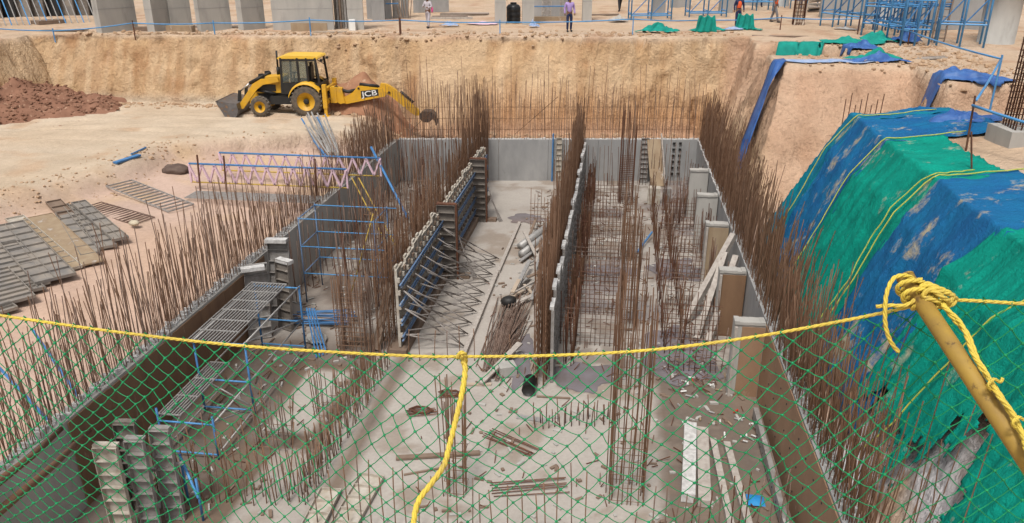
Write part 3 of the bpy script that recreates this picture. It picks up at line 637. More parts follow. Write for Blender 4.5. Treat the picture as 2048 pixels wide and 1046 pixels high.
bar_mat(1.7, 3.1, 26.0, 1.2, 'bar mat by the right wall, farthest from the net', seed=66)
bar_mat(-3.0, -1.75, 27.6, 1.25, 'low bar mat left of the middle wall', m='dry_rust', seed=67)

bar_mat(-1.15, .3, 20.6, 1.5, 'dense bar mat between the nearest and second cross mats', m='dark_rust', seed=161)
bar_mat(-1.15, .3, 25.0, 1.5, 'dense bar mat behind the second cross mat', m='dark_rust', seed=162)
bar_mat(-1.1, .3, 29.4, 1.5, 'dense bar mat toward the far wall, left of the far cage', m='dark_rust', seed=163)
bar_mat(1.5, 3.0, 19.3, 1.2, 'dark bar mat over the puddle by the right wall', m='dark_rust', seed=164, tilt=.05)
bar_mat(1.7, 3.1, 23.6, 1.3, 'dark bar mat beside the third stub wall', m='dark_rust', seed=165, tilt=.02)
bar_mat(1.9, 3.2, 28.4, 1.2, 'dark bar mat beside the farthest stub walls', m='dark_rust', seed=166)
# column cages
def column_cage(x, y, wx, wy, h, nx, ny, label, m='rust', ties=10, seed=0, hvar=.5, r=.0105, tieh=None, lean=.012):
    t = thing('column_cage', label, 'rebar cage', (x, y, FLOOR)); sp = []; rr = random.Random(seed)
    for i in range(nx):
        for j in range(ny):
            if 0 < i < nx - 1 and 0 < j < ny - 1: continue
            sp.append((x - wx / 2 + wx * i / max(nx - 1, 1) + rr.gauss(0, .025), y - wy / 2 + wy * j / max(ny - 1, 1), FLOOR, h - hvar * rr.random(), 0, 0))
    bars(t, sp, m, 80, seed, lean, r)
    tieh = tieh or h * .8
    for k in range(ties):
        z = FLOOR + .1 + tieh * k / ties; a, c = wx / 2 + .015, wy / 2 + .015
        MB().tube([(x - a, y - c, z), (x + a, y - c, z), (x + a, y + c, z), (x - a, y + c, z), (x - a, y - c, z)], .007, 4).build('tie', m, t)
    return t
column_cage(.55, 12.6, .62, .62, 4.6, 7, 7, 'tall brown column cage in front, nearest to the net', seed=71, ties=5, tieh=1.5, hvar=1.4)
column_cage(.62, 16.8, .5, .5, 3.8, 6, 6, 'brown column cage behind the nearest one', seed=72, ties=6, hvar=1.2)
column_cage(.6, 19.9, .4, .5, 3.6, 7, 7, 'brown column cage in the middle of the right bays', seed=73, ties=9, hvar=.7)
column_cage(.6, 25.2, .4, .5, 2.8, 6, 5, 'shorter brown column cage far along the right bays', seed=74, ties=9, hvar=.6)
c5 = column_cage(.55, 31.6, .55, .5, 4.4, 9, 6, 'far column cage with close ties in front of the grey wall', m='dark_rust', seed=75, ties=24, tieh=1.9, hvar=1.2)
column_cage(-2.75, 12.3, .35, .45, 3.0, 5, 5, 'slim column cage beside the hanging yellow rope', seed=76, ties=4, tieh=1.1, hvar=1.3)
column_cage(-6.5, 17.5, .75, .7, 2.35, 11, 10, 'wide close-tied column cage in the left bay', m='dry_rust', seed=77, ties=14, tieh=1.9, hvar=.25, lean=.008)
column_cage(-6.9, 13.3, .6, .5, 1.5, 6, 5, 'short splayed starter bars in the near left bay', m='dry_rust', seed=78, ties=2, tieh=.4, hvar=.6, lean=.07)
column_cage(-6.2, 14.6, .5, .5, 1.3, 5, 5, 'short starter bars beside the muddy groove', m='dry_rust', seed=79, ties=2, tieh=.4, hvar=.5, lean=.05)
column_cage(-7.0, 21.6, .6, .6, 3.4, 7, 6, 'tall column cage behind the blue scaffold', m='dry_rust', seed=80, ties=9, hvar=.8)
column_cage(-6.5, 25.6, .6, .6, 3.3, 7, 6, 'tall column cage deep in the left bay', m='dry_rust', seed=81, ties=9, hvar=.9)
column_cage(-7.3, 29.6, .6, .6, 3.0, 6, 6, 'column cage near the far left corner of the pit', m='grey_rust', seed=82, ties=8, hvar=.8)
# loose starter rows in the bays
def starters(x0, y0, x1, y1, step, h0, h1, label, m='dry_rust', seed=0, single=60, lean=.05, rows=2, gap=.2):
    t = thing('starter_bars', label, 'rebar', ((x0 + x1) / 2, (y0 + y1) / 2, FLOOR)); d = Vector((y1 - y0, x0 - x1, 0)).normalized() * gap; sp = []
    for k in range(rows): sp += row(x0 + d.x * k, y0 + d.y * k, x1 + d.x * k, y1 + d.y * k, step, FLOOR, h0, h1, seed + k)
    bars(t, sp, m, single, seed, lean, .0115)
starters(-5.9, 11.5, -5.85, 17.0, .11, .5, .95, 'row of short bars along the muddy groove toward the camera', seed=90, single=90, rows=3)
starters(-9.2, 11.4, -5.9, 11.6, .14, .9, 1.6, 'row of bars across the bottom of the left bay', seed=93, single=60, lean=.06)
starters(-5.0, 11.0, -.2, 11.3, .22, .9, 1.6, 'sparse bars across the bottom of the middle bay', seed=95, single=60, lean=.02, rows=1)
starters(-5.0, 17.2, -2.4, 17.6, .3, .7, 1.0, 'sparse thin bars under the yellow rope in the middle bay', seed=97, single=60, lean=.02, rows=1)
starters(-1.5, 14.8, .3, 15.2, .14, .35, .6, 'short bars in front of the middle wall end', seed=98, single=60, lean=.03, m='dark_rust')
starters(1.0, 11.4, 3.4, 11.8, .17, .9, 1.5, 'thin bars across the bottom of the right bay', seed=99, single=60, lean=.03, m='grey_rust', rows=1)
starters(-9.4, 20.2, -9.2, 33, .42, 1.2, 2.4, 'pale bars standing along the inside of the left wall', seed=101, single=40, lean=.03, m='grey_rust')
starters(-9.3, 33.0, -6.0, 33.4, .11, 1.9, 3.0, 'pale bars in front of the far wall, left bay', seed=103, single=40, lean=.03, m='grey_rust')
starters(-1.1, 33.9, 3.3, 34.5, .15, 1.4, 2.2, 'pale bars in front of the far wall, right bays', seed=105, single=40, lean=.02, m='grey_rust', rows=1)
starters(-8.3, 23, -8.0, 31, .34, 1.4, 3.0, 'thick stand of bars down the middle of the left bay', seed=107, single=40, lean=.05)
starters(-7.2, 18.4, -6.3, 24, .16, 2.0, 3.6, 'tall stand of bars between scaffold and long formwork', m='grey_rust', seed=109, single=40, lean=.04)
starters(3.1, 20.5, 3.2, 33, .16, .9, 1.7, 'pale bars along the foot of the right wall', seed=111, single=40, lean=.03, m='grey_rust')
starters(2.2, 28.5, 3.3, 32, .12, .8, 1.6, 'grey bars in the far right corner of the pit', seed=113, single=40, lean=.04, m='grey_rust')
# bundle of bars lying beside the middle bay debris
b = MB(); rr = random.Random(4)
lb = thing('bar_bundle', 'thick bundle of loose dark bars lying beside the middle wall', 'rebar', (-2.7, 18.8, FLOOR))
for i in range(110):
    x = rr.gauss(-2.75, .2); yy = rr.uniform(16.4, 18.2); L_ = rr.uniform(2, 3.6); a = rr.gauss(.02, .05); z = FLOOR + .02 + .22 * rr.random() * max(0, 1 - abs(x + 2.75) / .4)
    (MB() if i < 40 else b).tube([(x, yy, z), (x + a * L_ * .5 + rr.gauss(0, .04), yy + L_ * .5, z + .02), (x + a * L_ + .0, yy + L_, z + rr.random() * .06)], .0115, 4) if i >= 40 else MB().tube([(x, yy, z), (x + a * L_ * .5 + rr.gauss(0, .04), yy + L_ * .5, z + .02), (x + a * L_, yy + L_, z + rr.random() * .06)], .0115, 4).build('bar', 'grey_rust', lb)
b.build('bar_tangle', 'grey_rust', lb)['kind'] = 'stuff'

# ================================================================== BACKHOE LOADER  (local x forward, y to its left/camera side, z up)
bh = thing('backhoe_loader', 'yellow backhoe loader digging at the far left corner of the pit', 'backhoe', (-13.95, 34.6, -3.12), R(180 + 6))
def part(name, mb, m, parent=bh, smooth=False): return mb.build(name, m, parent, local=True, smooth=smooth)
CAMSIDE = 1                                       # +y local faces the camera after the turn
def wheel(x, y, r, wd, lugs):
    t = bpy.data.objects.new('wheel', None); COL.objects.link(t); t.parent = bh; t.location = (x, y, r)
    prof = [(r * .58, -wd / 2), (r * .86, -wd / 2), (r * .96, -wd * .4), (r, -wd * .2), (r, wd * .2), (r * .96, wd * .4), (r * .86, wd / 2), (r * .58, wd / 2)]
    part('tyre', MB().lathe(prof, (0, 0, 0), 'Y', 36, False), 'tyre', t, True)
    b = MB()
    for k in range(lugs):
        for sd in (-1, 1):
            a = 2 * math.pi * (k + (.5 if sd > 0 else 0)) / lugs; p = Vector((math.cos(a), 0, math.sin(a))) * (r * 1.005); a2 = a + .16; q = Vector((math.cos(a2), 0, math.sin(a2))) * (r * .985)
            b.beam(p + Vector((0, .01 * sd, 0)), q + Vector((0, sd * wd * .47, 0)), .05, .06)
    part('tread', b, 'tyre_dust', t)
    part('rim', MB().lathe([(r * .6, -wd * .47), (r * .55, -wd * .3), (r * .12, -wd * .2), (r * .12, wd * .2), (r * .55, wd * .3), (r * .6, wd * .47)], (0, 0, 0), 'Y', 28, False), 'machine_yellow', t, True)
    part('hub', MB().lathe([(r * .17, wd * .2), (r * .17, wd * .42), (r * .1, wd * .46)], (0, 0, 0), 'Y', 14).lathe([(r * .17, -wd * .2), (r * .17, -wd * .42), (r * .1, -wd * .46)], (0, 0, 0), 'Y', 14), 'machine_black', t)
for sd in (-1, 1):
    wheel(0, sd * .82, .70, .44, 22); wheel(2.15, sd * .80, .44, .32, 18)
part('chassis', MB().box((.9, 0, .78), (2.9, .75, .36)).box((1.2, 0, .7), (1.0, 1.5, .34)), 'machine_black')
part('front_axle', MB().box((2.15, 0, .5), (.2, 1.4, .16)).box((2.0, 0, .8), (.9, .5, .3)), 'machine_yellow')
part('bonnet', MB().prism([(1.12, 1.0), (2.35, .98), (2.45, 1.15), (2.42, 1.5), (2.0, 1.68), (1.2, 1.74), (1.12, 1.7)], -.46, .46), 'machine_yellow')
part('grille', MB().box((2.46, 0, 1.28), (.05, .7, .36)).box((1.85, .47, 1.22), (.75, .02, .3)).box((1.85, -.47, 1.22), (.75, .02, .3)), 'machine_black')
part('exhaust_pipe', MB().tube([(1.5, -.2, 1.7), (1.5, -.2, 2.05)], .075, 10).tube([(1.5, -.2, 2.05), (1.49, -.2, 2.78)], .045, 8), 'machine_black', smooth=True)
# cab: posts, lower panels, panes, roof
cf0 = [(1.12, .98), (1.05, 2.56), (-.5, 2.56), (-.62, 1.42), (-.6, 1.3), (.55, 1.3), (.78, .98)]
part('cab_floor', MB().box((.35, 0, 1.08), (1.45, 1.4, .12)), 'machine_black')
for sd in (-1, 1):
    yb = sd * .73
    b = MB()
    for a, c in (((1.12, 1.0), (1.04, 2.58)), ((.30, 1.28), (.30, 2.58)), ((-.62, 1.4), (-.5, 2.58)), ((-.12, 1.42), (-.1, 2.58))): b.beam((a[0], yb, a[1]), (c[0], yb, c[1]), .07, .09)
    for a, c in (((1.08, 2.5), (-.52, 2.5)), ((-.62, 1.42), (.3, 1.42)), ((1.12, 1.04), (.62, 1.04)), ((.62, 1.04), (.3, 1.3))): b.beam((a[0], yb, a[1]), (c[0], yb, c[1]), .06, .1)
    part('cab_frame', b, 'machine_black')
    part('door_panel', MB().prism([(1.06, 1.06), (.66, 1.06), (.36, 1.32), (.36, 1.5), (1.08, 1.5)], yb - .02, yb + .02), 'machine_black')
    part('door_pane', MB().prism([(1.04, 1.52), (1.0, 2.46), (.36, 2.46), (.36, 1.52)], yb - .006, yb + .006), 'cab_glass')
    part('side_pane', MB().prism([(.25, 1.5), (.25, 2.46), (-.06, 2.46), (-.08, 1.5)], yb - .006, yb + .006), 'cab_glass')
part('rear_panel', MB().box((-.62, 0, 1.2), (.08, 1.4, .5)), 'machine_black')
part('windscreen', MB().box((1.09, 0, 2.0), (.012, 1.38, 1.0)), 'cab_glass')
part('seat', MB().box((.15, 0, 1.5), (.45, .5, .14)).box((-.08, 0, 1.85), (.12, .48, .6)).box((-.1, 0, 2.22), (.09, .26, .18)), 'machine_black')
part('steering_wheel', MB().tube([(.8, 0, 1.2), (.7, 0, 1.8)], .04, 6).lathe([(.17, 0), (.2, .02), (.17, .04)], (.69, 0, 1.82), 'Z', 14), 'machine_black')
rf = MB()
prof = [(1.16, 2.52), (-.6, 2.52), (-.64, 2.57), (-.58, 2.63), (-.3, 2.66), (.8, 2.67), (1.1, 2.63), (1.2, 2.57)]
part('roof', rf.prism(prof, -.72, .76), 'roof_yellow')
part('work_lamp', MB().box((-.72, .5, 2.45), (.1, .16, .1)).box((-.72, -.5, 2.45), (.1, .16, .1)).beam((-.55, .6, 2.5), (-.85, .6, 2.32), .03, .03), 'machine_black')
# rear wings
for sd in (-1, 1):
    b = MB(); pts = [(.78 * math.cos(a) * 1.02, .70 + .86 * math.sin(a)) for a in [R(18 + i * 14) for i in range(10)]]
    P = [[(x, sd * .58, z) for x, z in pts], [(x, sd * 1.04, z) for x, z in pts], [(x, sd * 1.06, z - .1) for x, z in pts]]
    part('rear_wing', b.grid(P), 'machine_yellow', smooth=True)
# loader arms, cylinders, front bucket
for sd in (-1, 1):
    yb = sd * .58
    arm = [(1.25, 1.52), (1.3, 1.7), (2.1, 1.62), (2.45, 1.42), (3.2, .48), (3.22, .28), (3.02, .3), (2.3, 1.16), (2.0, 1.38)]
    part('loader_arm', MB().prism(arm, yb - .07, yb + .07), 'machine_yellow')
    part('lift_cylinder', MB().tube([(1.5, yb * .8, .95), (2.3, yb * .8, 1.12)], .07, 8).tube([(2.3, yb * .8, 1.12), (2.7, yb * .8, .95)], .04, 8), 'machine_black', smooth=True)
    part('tilt_cylinder', MB().tube([(1.95, yb * .75, 1.78), (2.65, yb * .75, 1.42)], .075, 8), 'machine_black', smooth=True)
    part('piston_rod', MB().tube([(2.65, yb * .75, 1.42), (3.15, yb * .75, 1.05)], .035, 8), 'chrome', smooth=True)
    part('tilt_link', MB().prism([(3.1, 1.1), (3.22, 1.1), (3.3, .62), (3.5, .5), (3.42, .4), (3.15, .55)], yb * .75 - .04, yb * .75 + .04), 'machine_black')
    part('arm_knuckle', MB().prism([(1.9, 1.55), (2.0, 1.86), (2.2, 1.84), (2.28, 1.3), (2.1, 1.3)], yb * .75 - .05, yb * .75 + .05), 'machine_black')
part('arm_tie', MB().tube([(2.7, -.55, .98), (2.7, .55, .98)], .07, 8), 'machine_yellow')
outer = [(3.14, .6), (3.1, .3), (3.2, .05), (3.45, -.18), (3.62, -.22), (4.05, .62), (4.0, .72), (3.6, .64)]
b = MB()
b.prism(outer, 1.05, 1.09); b.prism(outer, -1.09, -1.05)
shell = [(3.62, -.22), (3.45, -.18), (3.2, .05), (3.1, .3), (3.14, .6), (3.6, .64), (4.0, .72)]
b.grid([[(x, -1.07, z) for x, z in shell], [(x, 1.07, z) for x, z in shell]])
bk = part('loader_bucket', b, 'bucket_steel')
part('cutting_edge', MB().box((3.6, 0, -.2), (.14, 2.2, .05)).box((4.02, 0, .69), (.1, 2.2, .06)), 'dark_bucket', bk)
# stabilisers, kingpost, boom, dipper, digging bucket
for sd in (-1, 1):
    part('stabiliser_leg', MB().box((-.86, sd * .95, .93), (.18, .2, 1.05)).box((-.86, sd * .95, .28), (.13, .15, .5)).box((-.86, sd * .95, .05), (.3, .34, .06)), 'machine_yellow')
part('rear_frame', MB().box((-.86, 0, 1.2), (.16, 1.9, .14)).box((-.86, 0, .62), (.16, 1.9, .12)), 'machine_yellow')
part('kingpost', MB().box((-1.12, .2, .9), (.28, .5, .7)).prism([(-1.2, 1.25), (-1.5, 1.2), (-1.62, .55), (-1.4, .5), (-1.2, .6)], .08, .42), 'machine_yellow')
part('swing_hoses', MB().tube([(-1.0, .2, 1.15), (-1.25, .3, 1.3), (-1.45, .25, 1.05)], .03, 6).tube([(-1.0, .1, 1.1), (-1.3, .1, .95), (-1.5, .2, .7)], .03, 6), 'machine_black', smooth=True)
boom = [(-1.42, .62), (-1.55, .5), (-1.72, .5), (-3.45, .84), (-3.6, 1.02), (-3.45, 1.18), (-2.35, 1.3), (-2.2, 1.26), (-1.98, 1.0), (-1.55, .78)]
bo = part('boom', MB().prism(boom, .08, .36), 'machine_yellow')
part('boom_cylinder', MB().tube([(-1.3, .22, 1.12), (-1.75, .22, 1.02), (-2.15, .22, 1.1)], .08, 8), 'machine_black', smooth=True)
part('dipper_cylinder', MB().tube([(-2.3, .22, 1.36), (-3.15, .22, 1.27)], .075, 8), 'machine_black', smooth=True)
part('dipper_rod', MB().tube([(-3.15, .22, 1.27), (-3.4, .22, 1.24)], .04, 8), 'chrome', smooth=True)
dip = [(-3.22, 1.22), (-3.28, 1.42), (-3.6, 1.36), (-3.95, 1.12), (-4.95, .22), (-5.0, .0), (-4.85, -.05), (-4.62, .08), (-3.75, .82), (-3.5, .95)]
di = part('dipper', MB().prism(dip, .1, .34), 'machine_yellow')
part('bucket_cylinder', MB().tube([(-4.15, .22, 1.05), (-4.72, .22, .55)], .06, 8), 'machine_black', smooth=True)
part('pivot_pin', MB().lathe([(.06, .36), (.06, .385)], (-3.65, 0, 1.02), 'Y', 10).lathe([(.045, .36), (.045, .39)], (-2.27, 0, 1.2), 'Y', 10), 'machine_black', bo)
hb = [(-5.0, .05), (-5.2, .2), (-5.55, .18), (-5.75, .0), (-5.75, -.3), (-5.62, -.15), (-5.4, -.3), (-5.15, -.28), (-5.0, -.1)]
b = MB(); b.prism(hb, -.12, -.08); b.prism(hb, .52, .56); sh = hb[:5]; b.grid([[(x, -.1, z) for x, z in sh], [(x, .54, z) for x, z in sh]]); b.prism([(-4.98, .02), (-5.1, .14), (-5.2, -.1), (-5.05, -.15)], .1, .34)
for k in range(5): b.box((-5.76, -.08 + .15 * k, -.34), (.06, .06, .18))
part('digging_bucket', b, 'dark_bucket')
# lettering on the boom: white J C B on black outline
def letters(txt, size, M, m, name, parent, ex=.004, off=0.0):
    cu = bpy.data.curves.new('lettering', 'FONT'); cu.body = txt; cu.size = size; cu.extrude = ex; cu.align_x = 'CENTER'; cu.align_y = 'CENTER'; cu.offset = off
    to = bpy.data.objects.new('lettering', cu); COL.objects.link(to); bpy.context.view_layer.update()
    me_ = bpy.data.meshes.new_from_object(to.evaluated_get(bpy.context.evaluated_depsgraph_get())); bpy.data.objects.remove(to); bpy.data.curves.remove(cu)
    me_.transform(M); me_.materials.clear(); me_.materials.append(MATS[m])
    o = bpy.data.objects.new(name, me_); COL.objects.link(o); o.parent = parent; return o
th = math.atan2(-.34, 1.73)
ML = Matrix.Translation((-2.75, .362, .96)) @ Matrix.Rotation(R(0), 4, 'X') @ Matrix.Rotation(R(180), 4, 'Z') @ Matrix.Rotation(R(90), 4, 'X') @ Matrix.Rotation(R(8), 4, 'Z') @ Matrix.Diagonal((1.4, 1, 1, 1))
part('badge', MB().prism([(-2.36, .74), (-3.16, .88), (-3.16, 1.17), (-2.36, 1.08)], .36, .364), 'black_print', bo)
letters('JCB', .33, Matrix.Translation((0, .006, 0)) @ ML, 'white_print', 'lettering', bo, .003, .004)

# ================================================================== SCAFFOLDS IN THE LEFT BAY
def tubes(parent, name, m, segs, r=.024, n=6):
    for a, c in segs: MB().tube([a, c], r, n).build(name, m, parent, smooth=True)
def grating(name, parent, o, ux, uy, L, W, nb, m='galvanised', cross=5, th=.03, bw=.022):
    """open bar deck: rails, long bars, cross bars"""
    o, ux, uy = Vector(o), Vector(ux).normalized(), Vector(uy).normalized()
    p = bpy.data.objects.new(name, None); COL.objects.link(p); p.parent = parent; p.location = o - origin(parent)
    for k in range(cross + 1): MB().beam(o + ux * (L * k / cross), o + ux * (L * k / cross) + uy * W, .03, th * .7).build('cross_bar', m, p)
    up = ux.cross(uy).normalized() * .012
    for k in range(nb + 1): MB().beam(o + uy * (W * k / nb) + up, o + uy * (W * k / nb) + ux * L + up, bw, th).build('bar', m, p)
    return p
s1 = thing('access_scaffold', 'blue frame scaffold with two grey bar decks along the left wall', 'scaffold', (-8.5, 14.6, FLOOR))
x0, x1 = -9.05, -7.85; ys_ = (12.6, 14.3, 17.4); zt_ = -4.05
for y in ys_:
    top = zt_ + .35 if y < 14 else zt_ + .12
    tubes(s1, 'post', 'blue_paint', [((x0, y, FLOOR), (x0, y, zt_ if y > 14 else -4.75)), ((x1, y, FLOOR), (x1, y, zt_ if y > 14 else -4.85))])
    for z in (FLOOR + .12, -5.05) + ((zt_ - .05,) if y > 14 else ()): tubes(s1, 'transom', 'sky_blue_paint', [((x0, y, z), (x1, y, z))], .021)
for x in (x0, x1):
    tubes(s1, 'ledger', 'galvanised', [((x, 12.6, FLOOR + .14), (x, 17.4, FLOOR + .14)), ((x, 12.6, -5.02), (x, 17.4, -5.02)), ((x, 14.2, zt_ - .02), (x, 17.5, zt_ - .02))], .021)
tubes(s1, 'brace', 'galvanised', [((x1, 12.6, -5.0), (x1, 14.3, FLOOR + .2)), ((x1, 14.3, zt_), (x1, 17.4, -5.0)), ((x0, 12.6, FLOOR + .1), (x0, 14.3, -4.9)), ((x0, 14.3, -5.0), (x1, 14.3, FLOOR + .2))], .018)
grating('bar_deck', s1, (x0 - .1, 14.2, zt_ + .02), (0, 1, 0), (1, 0, 0), 3.25, .95, 12, cross=6)
grating('bar_deck', s1, (x0 - .05, 12.7, -4.95), (0, 1, 0), (1, 0, 0), 2.2, .48, 7, cross=3)
s2 = thing('bay_scaffold', 'tall blue frame scaffold standing against the grey left wall', 'scaffold', (-8.0, 20.8, FLOOR))
X0, X1, Y0, Y1 = -8.95, -6.7, 20.3, 21.6
tubes(s2, 'post', 'dusty_blue', [((x, y, FLOOR), (x, y, -3.2)) for x in (X0, X1) for y in (Y0, Y1)], .019)
for z in (-3.25, -4.1, -4.95):
    tubes(s2, 'ledger', 'sky_blue_paint', [((X0, Y0, z), (X1 + .3, Y0, z)), ((X0, Y1, z), (X1 + .3, Y1, z))], .016)
    tubes(s2, 'transom', 'dusty_blue', [((X0, Y0, z), (X0, Y1, z)), ((X1, Y0, z), (X1, Y1, z))], .017)
tubes(s2, 'brace', 'yellow_tube', [((X1, Y0, -3.0), (X1 - .9, Y0 + .1, -5.6))], .018)
tp = thing('tube_stack', 'stack of thin blue and grey tubes lying on the left bay floor', 'tubes', (-8.1, 19.2, FLOOR)); rr = random.Random(2)
for i in range(22):
    z = FLOOR + .05 + .03 * (i // 5); y = 18.7 + .16 * (i % 5) + rr.gauss(0, .04); MB().tube([(-8.8 + rr.uniform(-.2, .2), y, z), (-7.2 + rr.uniform(-.2, .2), y + rr.gauss(.1, .12), z + rr.random() * .12)], .018, 5).build('tube', rr.choice(('blue_paint', 'galvanised', 'blue_paint', 'grey_rust')), tp)
MB().beam((-9.0, 18.7, FLOOR + .34), (-7.5, 18.6, FLOOR + .38), .03, .03).build('bearer', 'old_timber', tp)
# steel forms standing by the left wall end of the shutter
for i, (x, y, h, wd, mm, lb, rz) in enumerate(((-9.3, 17.75, 2.1, .6, 'form_steel', 'grey steel form propped by the left wall behind the bar deck', .5), (-8.8, 18.6, 2.0, .5, 'dark_form', 'dark ribbed steel form leaning beside the left wall', -.4), (-9.25, 19.2, 2.35, .6, 'form_steel', 'tall grey form standing against the left wall past the bar deck', .1))):
    t = thing('steel_form', lb, 'formwork', (x, y, FLOOR))
    form_panel_mb(MB(), (x - wd / 2, y, FLOOR + .02), (math.cos(rz), math.sin(rz), 0), (0, .12, 1), wd, h, 7, .08, (math.sin(rz), -math.cos(rz), 0)).build('ribbed_panel', mm, t)
    MB().box((x, y + .16, FLOOR + h - .04), (wd, .2, .1), rz).build('top_cap', 'splashed_concrete', t)
pc = MB(); pc.blob((-7.75, 17.9, FLOOR + .1), (.3, .25, .16), 3, 1, 1, .25); tag(pc.build('rubble_lump', 'pale_concrete'), 'pale rubble lump by the close-tied column cage', 'rubble')
b = MB()
tl = thing('blue_tubes', 'few blue tubes leaning in the shade beside the bar deck', 'tubes', (-7.6, 17.2, FLOOR))
for k in range(4): MB().tube([(-8.1 + .07 * k, 18.3, FLOOR + .8), (-7.4 + .06 * k, 17.0 + .08 * k, FLOOR + .03)], .02, 5).build('tube', 'blue_paint', tl)

# ================================================================== LATTICE BEAMS ACROSS THE LEFT BANK
def lattice(x0, x1, y, z, h, label, npan, tilt=0):
    t = thing('lattice_beam', label, 'lattice beam', ((x0 + x1) / 2, y, z), group='pink lattice beams over the left wall')
    MB().tube([(x0, y, z + h), (x1, y, z + h)], .034, 7).build('top_chord', 'blue_paint', t, smooth=True)
    MB().tube([(x0, y, z), (x1, y, z)], .026, 7).build('bottom_chord', 'yellow_tube', t, smooth=True)
    for k in range(npan):
        a = x0 + (x1 - x0) * k / npan; c = x0 + (x1 - x0) * (k + 1) / npan; mm = (a + c) / 2
        MB().beam((a, y - .03, z + h - .03), (mm, y - .03, z + .03), .075, .06).build('web_bar', 'pink_paint', t)
        MB().beam((mm, y - .03, z + .03), (c, y - .03, z + h - .03), .075, .06).build('web_bar', 'pink_paint', t)
    for x in (x0, x1): MB().beam((x, y, z), (x, y, z + h), .06, .06).build('end_post', 'pink_paint', t)
for i, (ya, xa, xb) in enumerate(((24.6, -14.6, -8.95), (26.2, -14.3, -8.25))):
    lattice(xa, xb, ya, -3.6, .66, ('nearer pink lattice beam with blue top tube, over the bar deck', 'farther pink lattice beam with blue top tube and clear zigzag end')[i], 12)
dk = thing('plank_deck', 'grey bar deck lying in front of the pink lattice beams', 'deck', (-12, 23.9, -3.75))
grating('bar_deck', dk, (-14.2, 23.35, -3.78), (1, 0, 0), (0, 1, 0), 4.5, .75, 8, cross=8)
tag(MB().tube([(-8.75, 26.8, -2.7), (-6.9, 24.6, -4.6)], .045, 8).build('blue_tube', 'blue_paint', smooth=True), 'thick blue tube slanting down from the lattice beams into the bay', 'tube')
for i, x in enumerate((-14.05, -13.1, -9.9)):
    tag(MB().tube([(x, 24.1, -4.0), (x + .06, 24.15, -2.5)], .03, 6).build('rusty_stake', 'dark_rust'), ('leftmost rusty stake beside the lattice beams', 'second rusty stake beside the lattice beams', 'rusty stake near the right end of the lattice beams')[i], 'stake')
yb_ = thing('yellow_braces', 'pair of dull yellow tubes slanting down under the lattice beam ends', 'tubes', (-8.3, 25, -4.5))
for k in range(2): MB().tube([(-9.0 + .25 * k, 25.2, -3.4), (-7.4 + .3 * k, 23.9, -5.5)], .024, 6).build('tube', 'yellow_tube', yb_)
# blue-grey tubes stacked on the slope behind
st = thing('tube_stack', 'stack of blue and grey tubes sloping down behind the lattice beams', 'tubes', (-12.0, 30, -3.6)); rr = random.Random(12)
for i in range(16):
    a = at(612 + 2.4 * i + rr.gauss(0, 4), 268 + rr.gauss(0, 3), -3.3); c = at(645 + 2.4 * i, 300 + rr.gauss(0, 3), -3.7); a.z = zat(a.x, a.y) + .5 + .06 * (i % 3); c.z = zat(c.x, c.y) + .15 + .06 * (i % 3)
    MB().tube([a, c], .035, 6).build('tube', rr.choice(('blue_paint', 'form_steel', 'galvanised')), st)

# ================================================================== FORMS AND GRATINGS LYING ON THE LEFT GROUND
def lying_panel(p0, p1, wd, m, label, ribs, lift=.05, depth=.06, flip=False, zg=-3.78, thick=.02, tilt=0, nlong=0):
    a, c = at(*p0, zg), at(*p1, zg); d = (c - a); L = d.length; ux = d.normalized(); uy = Vector((-ux.y, ux.x, 0))
    def gz(p): return zat(p.x, p.y)
    a.z = max(gz(a), gz(a + uy * wd / 2), gz(a - uy * wd / 2)) + lift; c.z = max(gz(c), gz(c + uy * wd / 2), gz(c - uy * wd / 2)) + lift
    ux = (c - a).normalized(); uy = (uy + Vector((0, 0, tilt))).normalized(); nz = ux.cross(uy).normalized(); uy = nz.cross(ux); L = (c - a).length
    M = Matrix((ux, uy, nz)).transposed(); mid = (a + c) / 2
    t = thing('shuttering_sheet', label, 'form panel', mid - Vector((0, 0, lift)))
    if thick: MB().box(mid, (L, wd, thick), M=M).build('plate', m, t)
    for sd in (-1, 1): MB().box(mid + uy * sd * (wd / 2 - .008) + nz * (depth / 2 + thick / 2 + .001), (L, .016, depth), M=M).build('side_rail', m, t)
    for k in range(ribs + 1):
        MB().box(a + ux * (.01 + (L - .02) * k / ribs) + nz * (depth * .45 + thick / 2 + .001), (.014 if thick else .03, wd - .034, depth * .9), M=M).build('rib', m, t)
    for k in range(nlong): MB().box(mid + uy * (wd * ((k + 1) / (nlong + 1) - .5)) + nz * (depth * .4 + thick / 2), (L - .03, .012, depth * .7), M=M).build('stiffener', m, t)
    return t
lying_panel((0, 497), (62, 570), .85, 'dusty_grey', 'grey ribbed form panel at the left edge, below the biggest one', 9, .05)
lying_panel((14, 463), (112, 558), .95, 'dusty_grey', 'biggest grey ribbed form panel lying on the left ground', 9, .14, nlong=1)
lying_panel((-20, 556), (30, 606), .9, 'dusty_grey', 'grey form panel cut off by the left edge', 8, .12)
lying_panel((28, 581), (84, 566), .5, 'dusty_grey', 'short ribbed form panel lying across the others at left', 5, .06)
lying_panel((-30, 598), (8, 622), .6, 'dusty_grey', 'lowest form panel at the left edge above the yellow rope', 5, .06)
lying_panel((32, 447), (144, 534), .5, 'cement_steel', 'narrow sandy ribbed form panel between grey panel and board', 11, .06)
pb = lying_panel((78, 442), (176, 526), .8, 'pale_ply', 'weathered plywood board lying among the form panels', 1, .09, .02)
lying_panel((122, 420), (181, 506), .5, 'dusty_grey', 'narrow grey form panel right of the plywood board', 7, .06)
lying_panel((145, 419), (214, 492), .5, 'dusty_grey', 'grey form panel under the rightmost one', 8, .06, nlong=1)
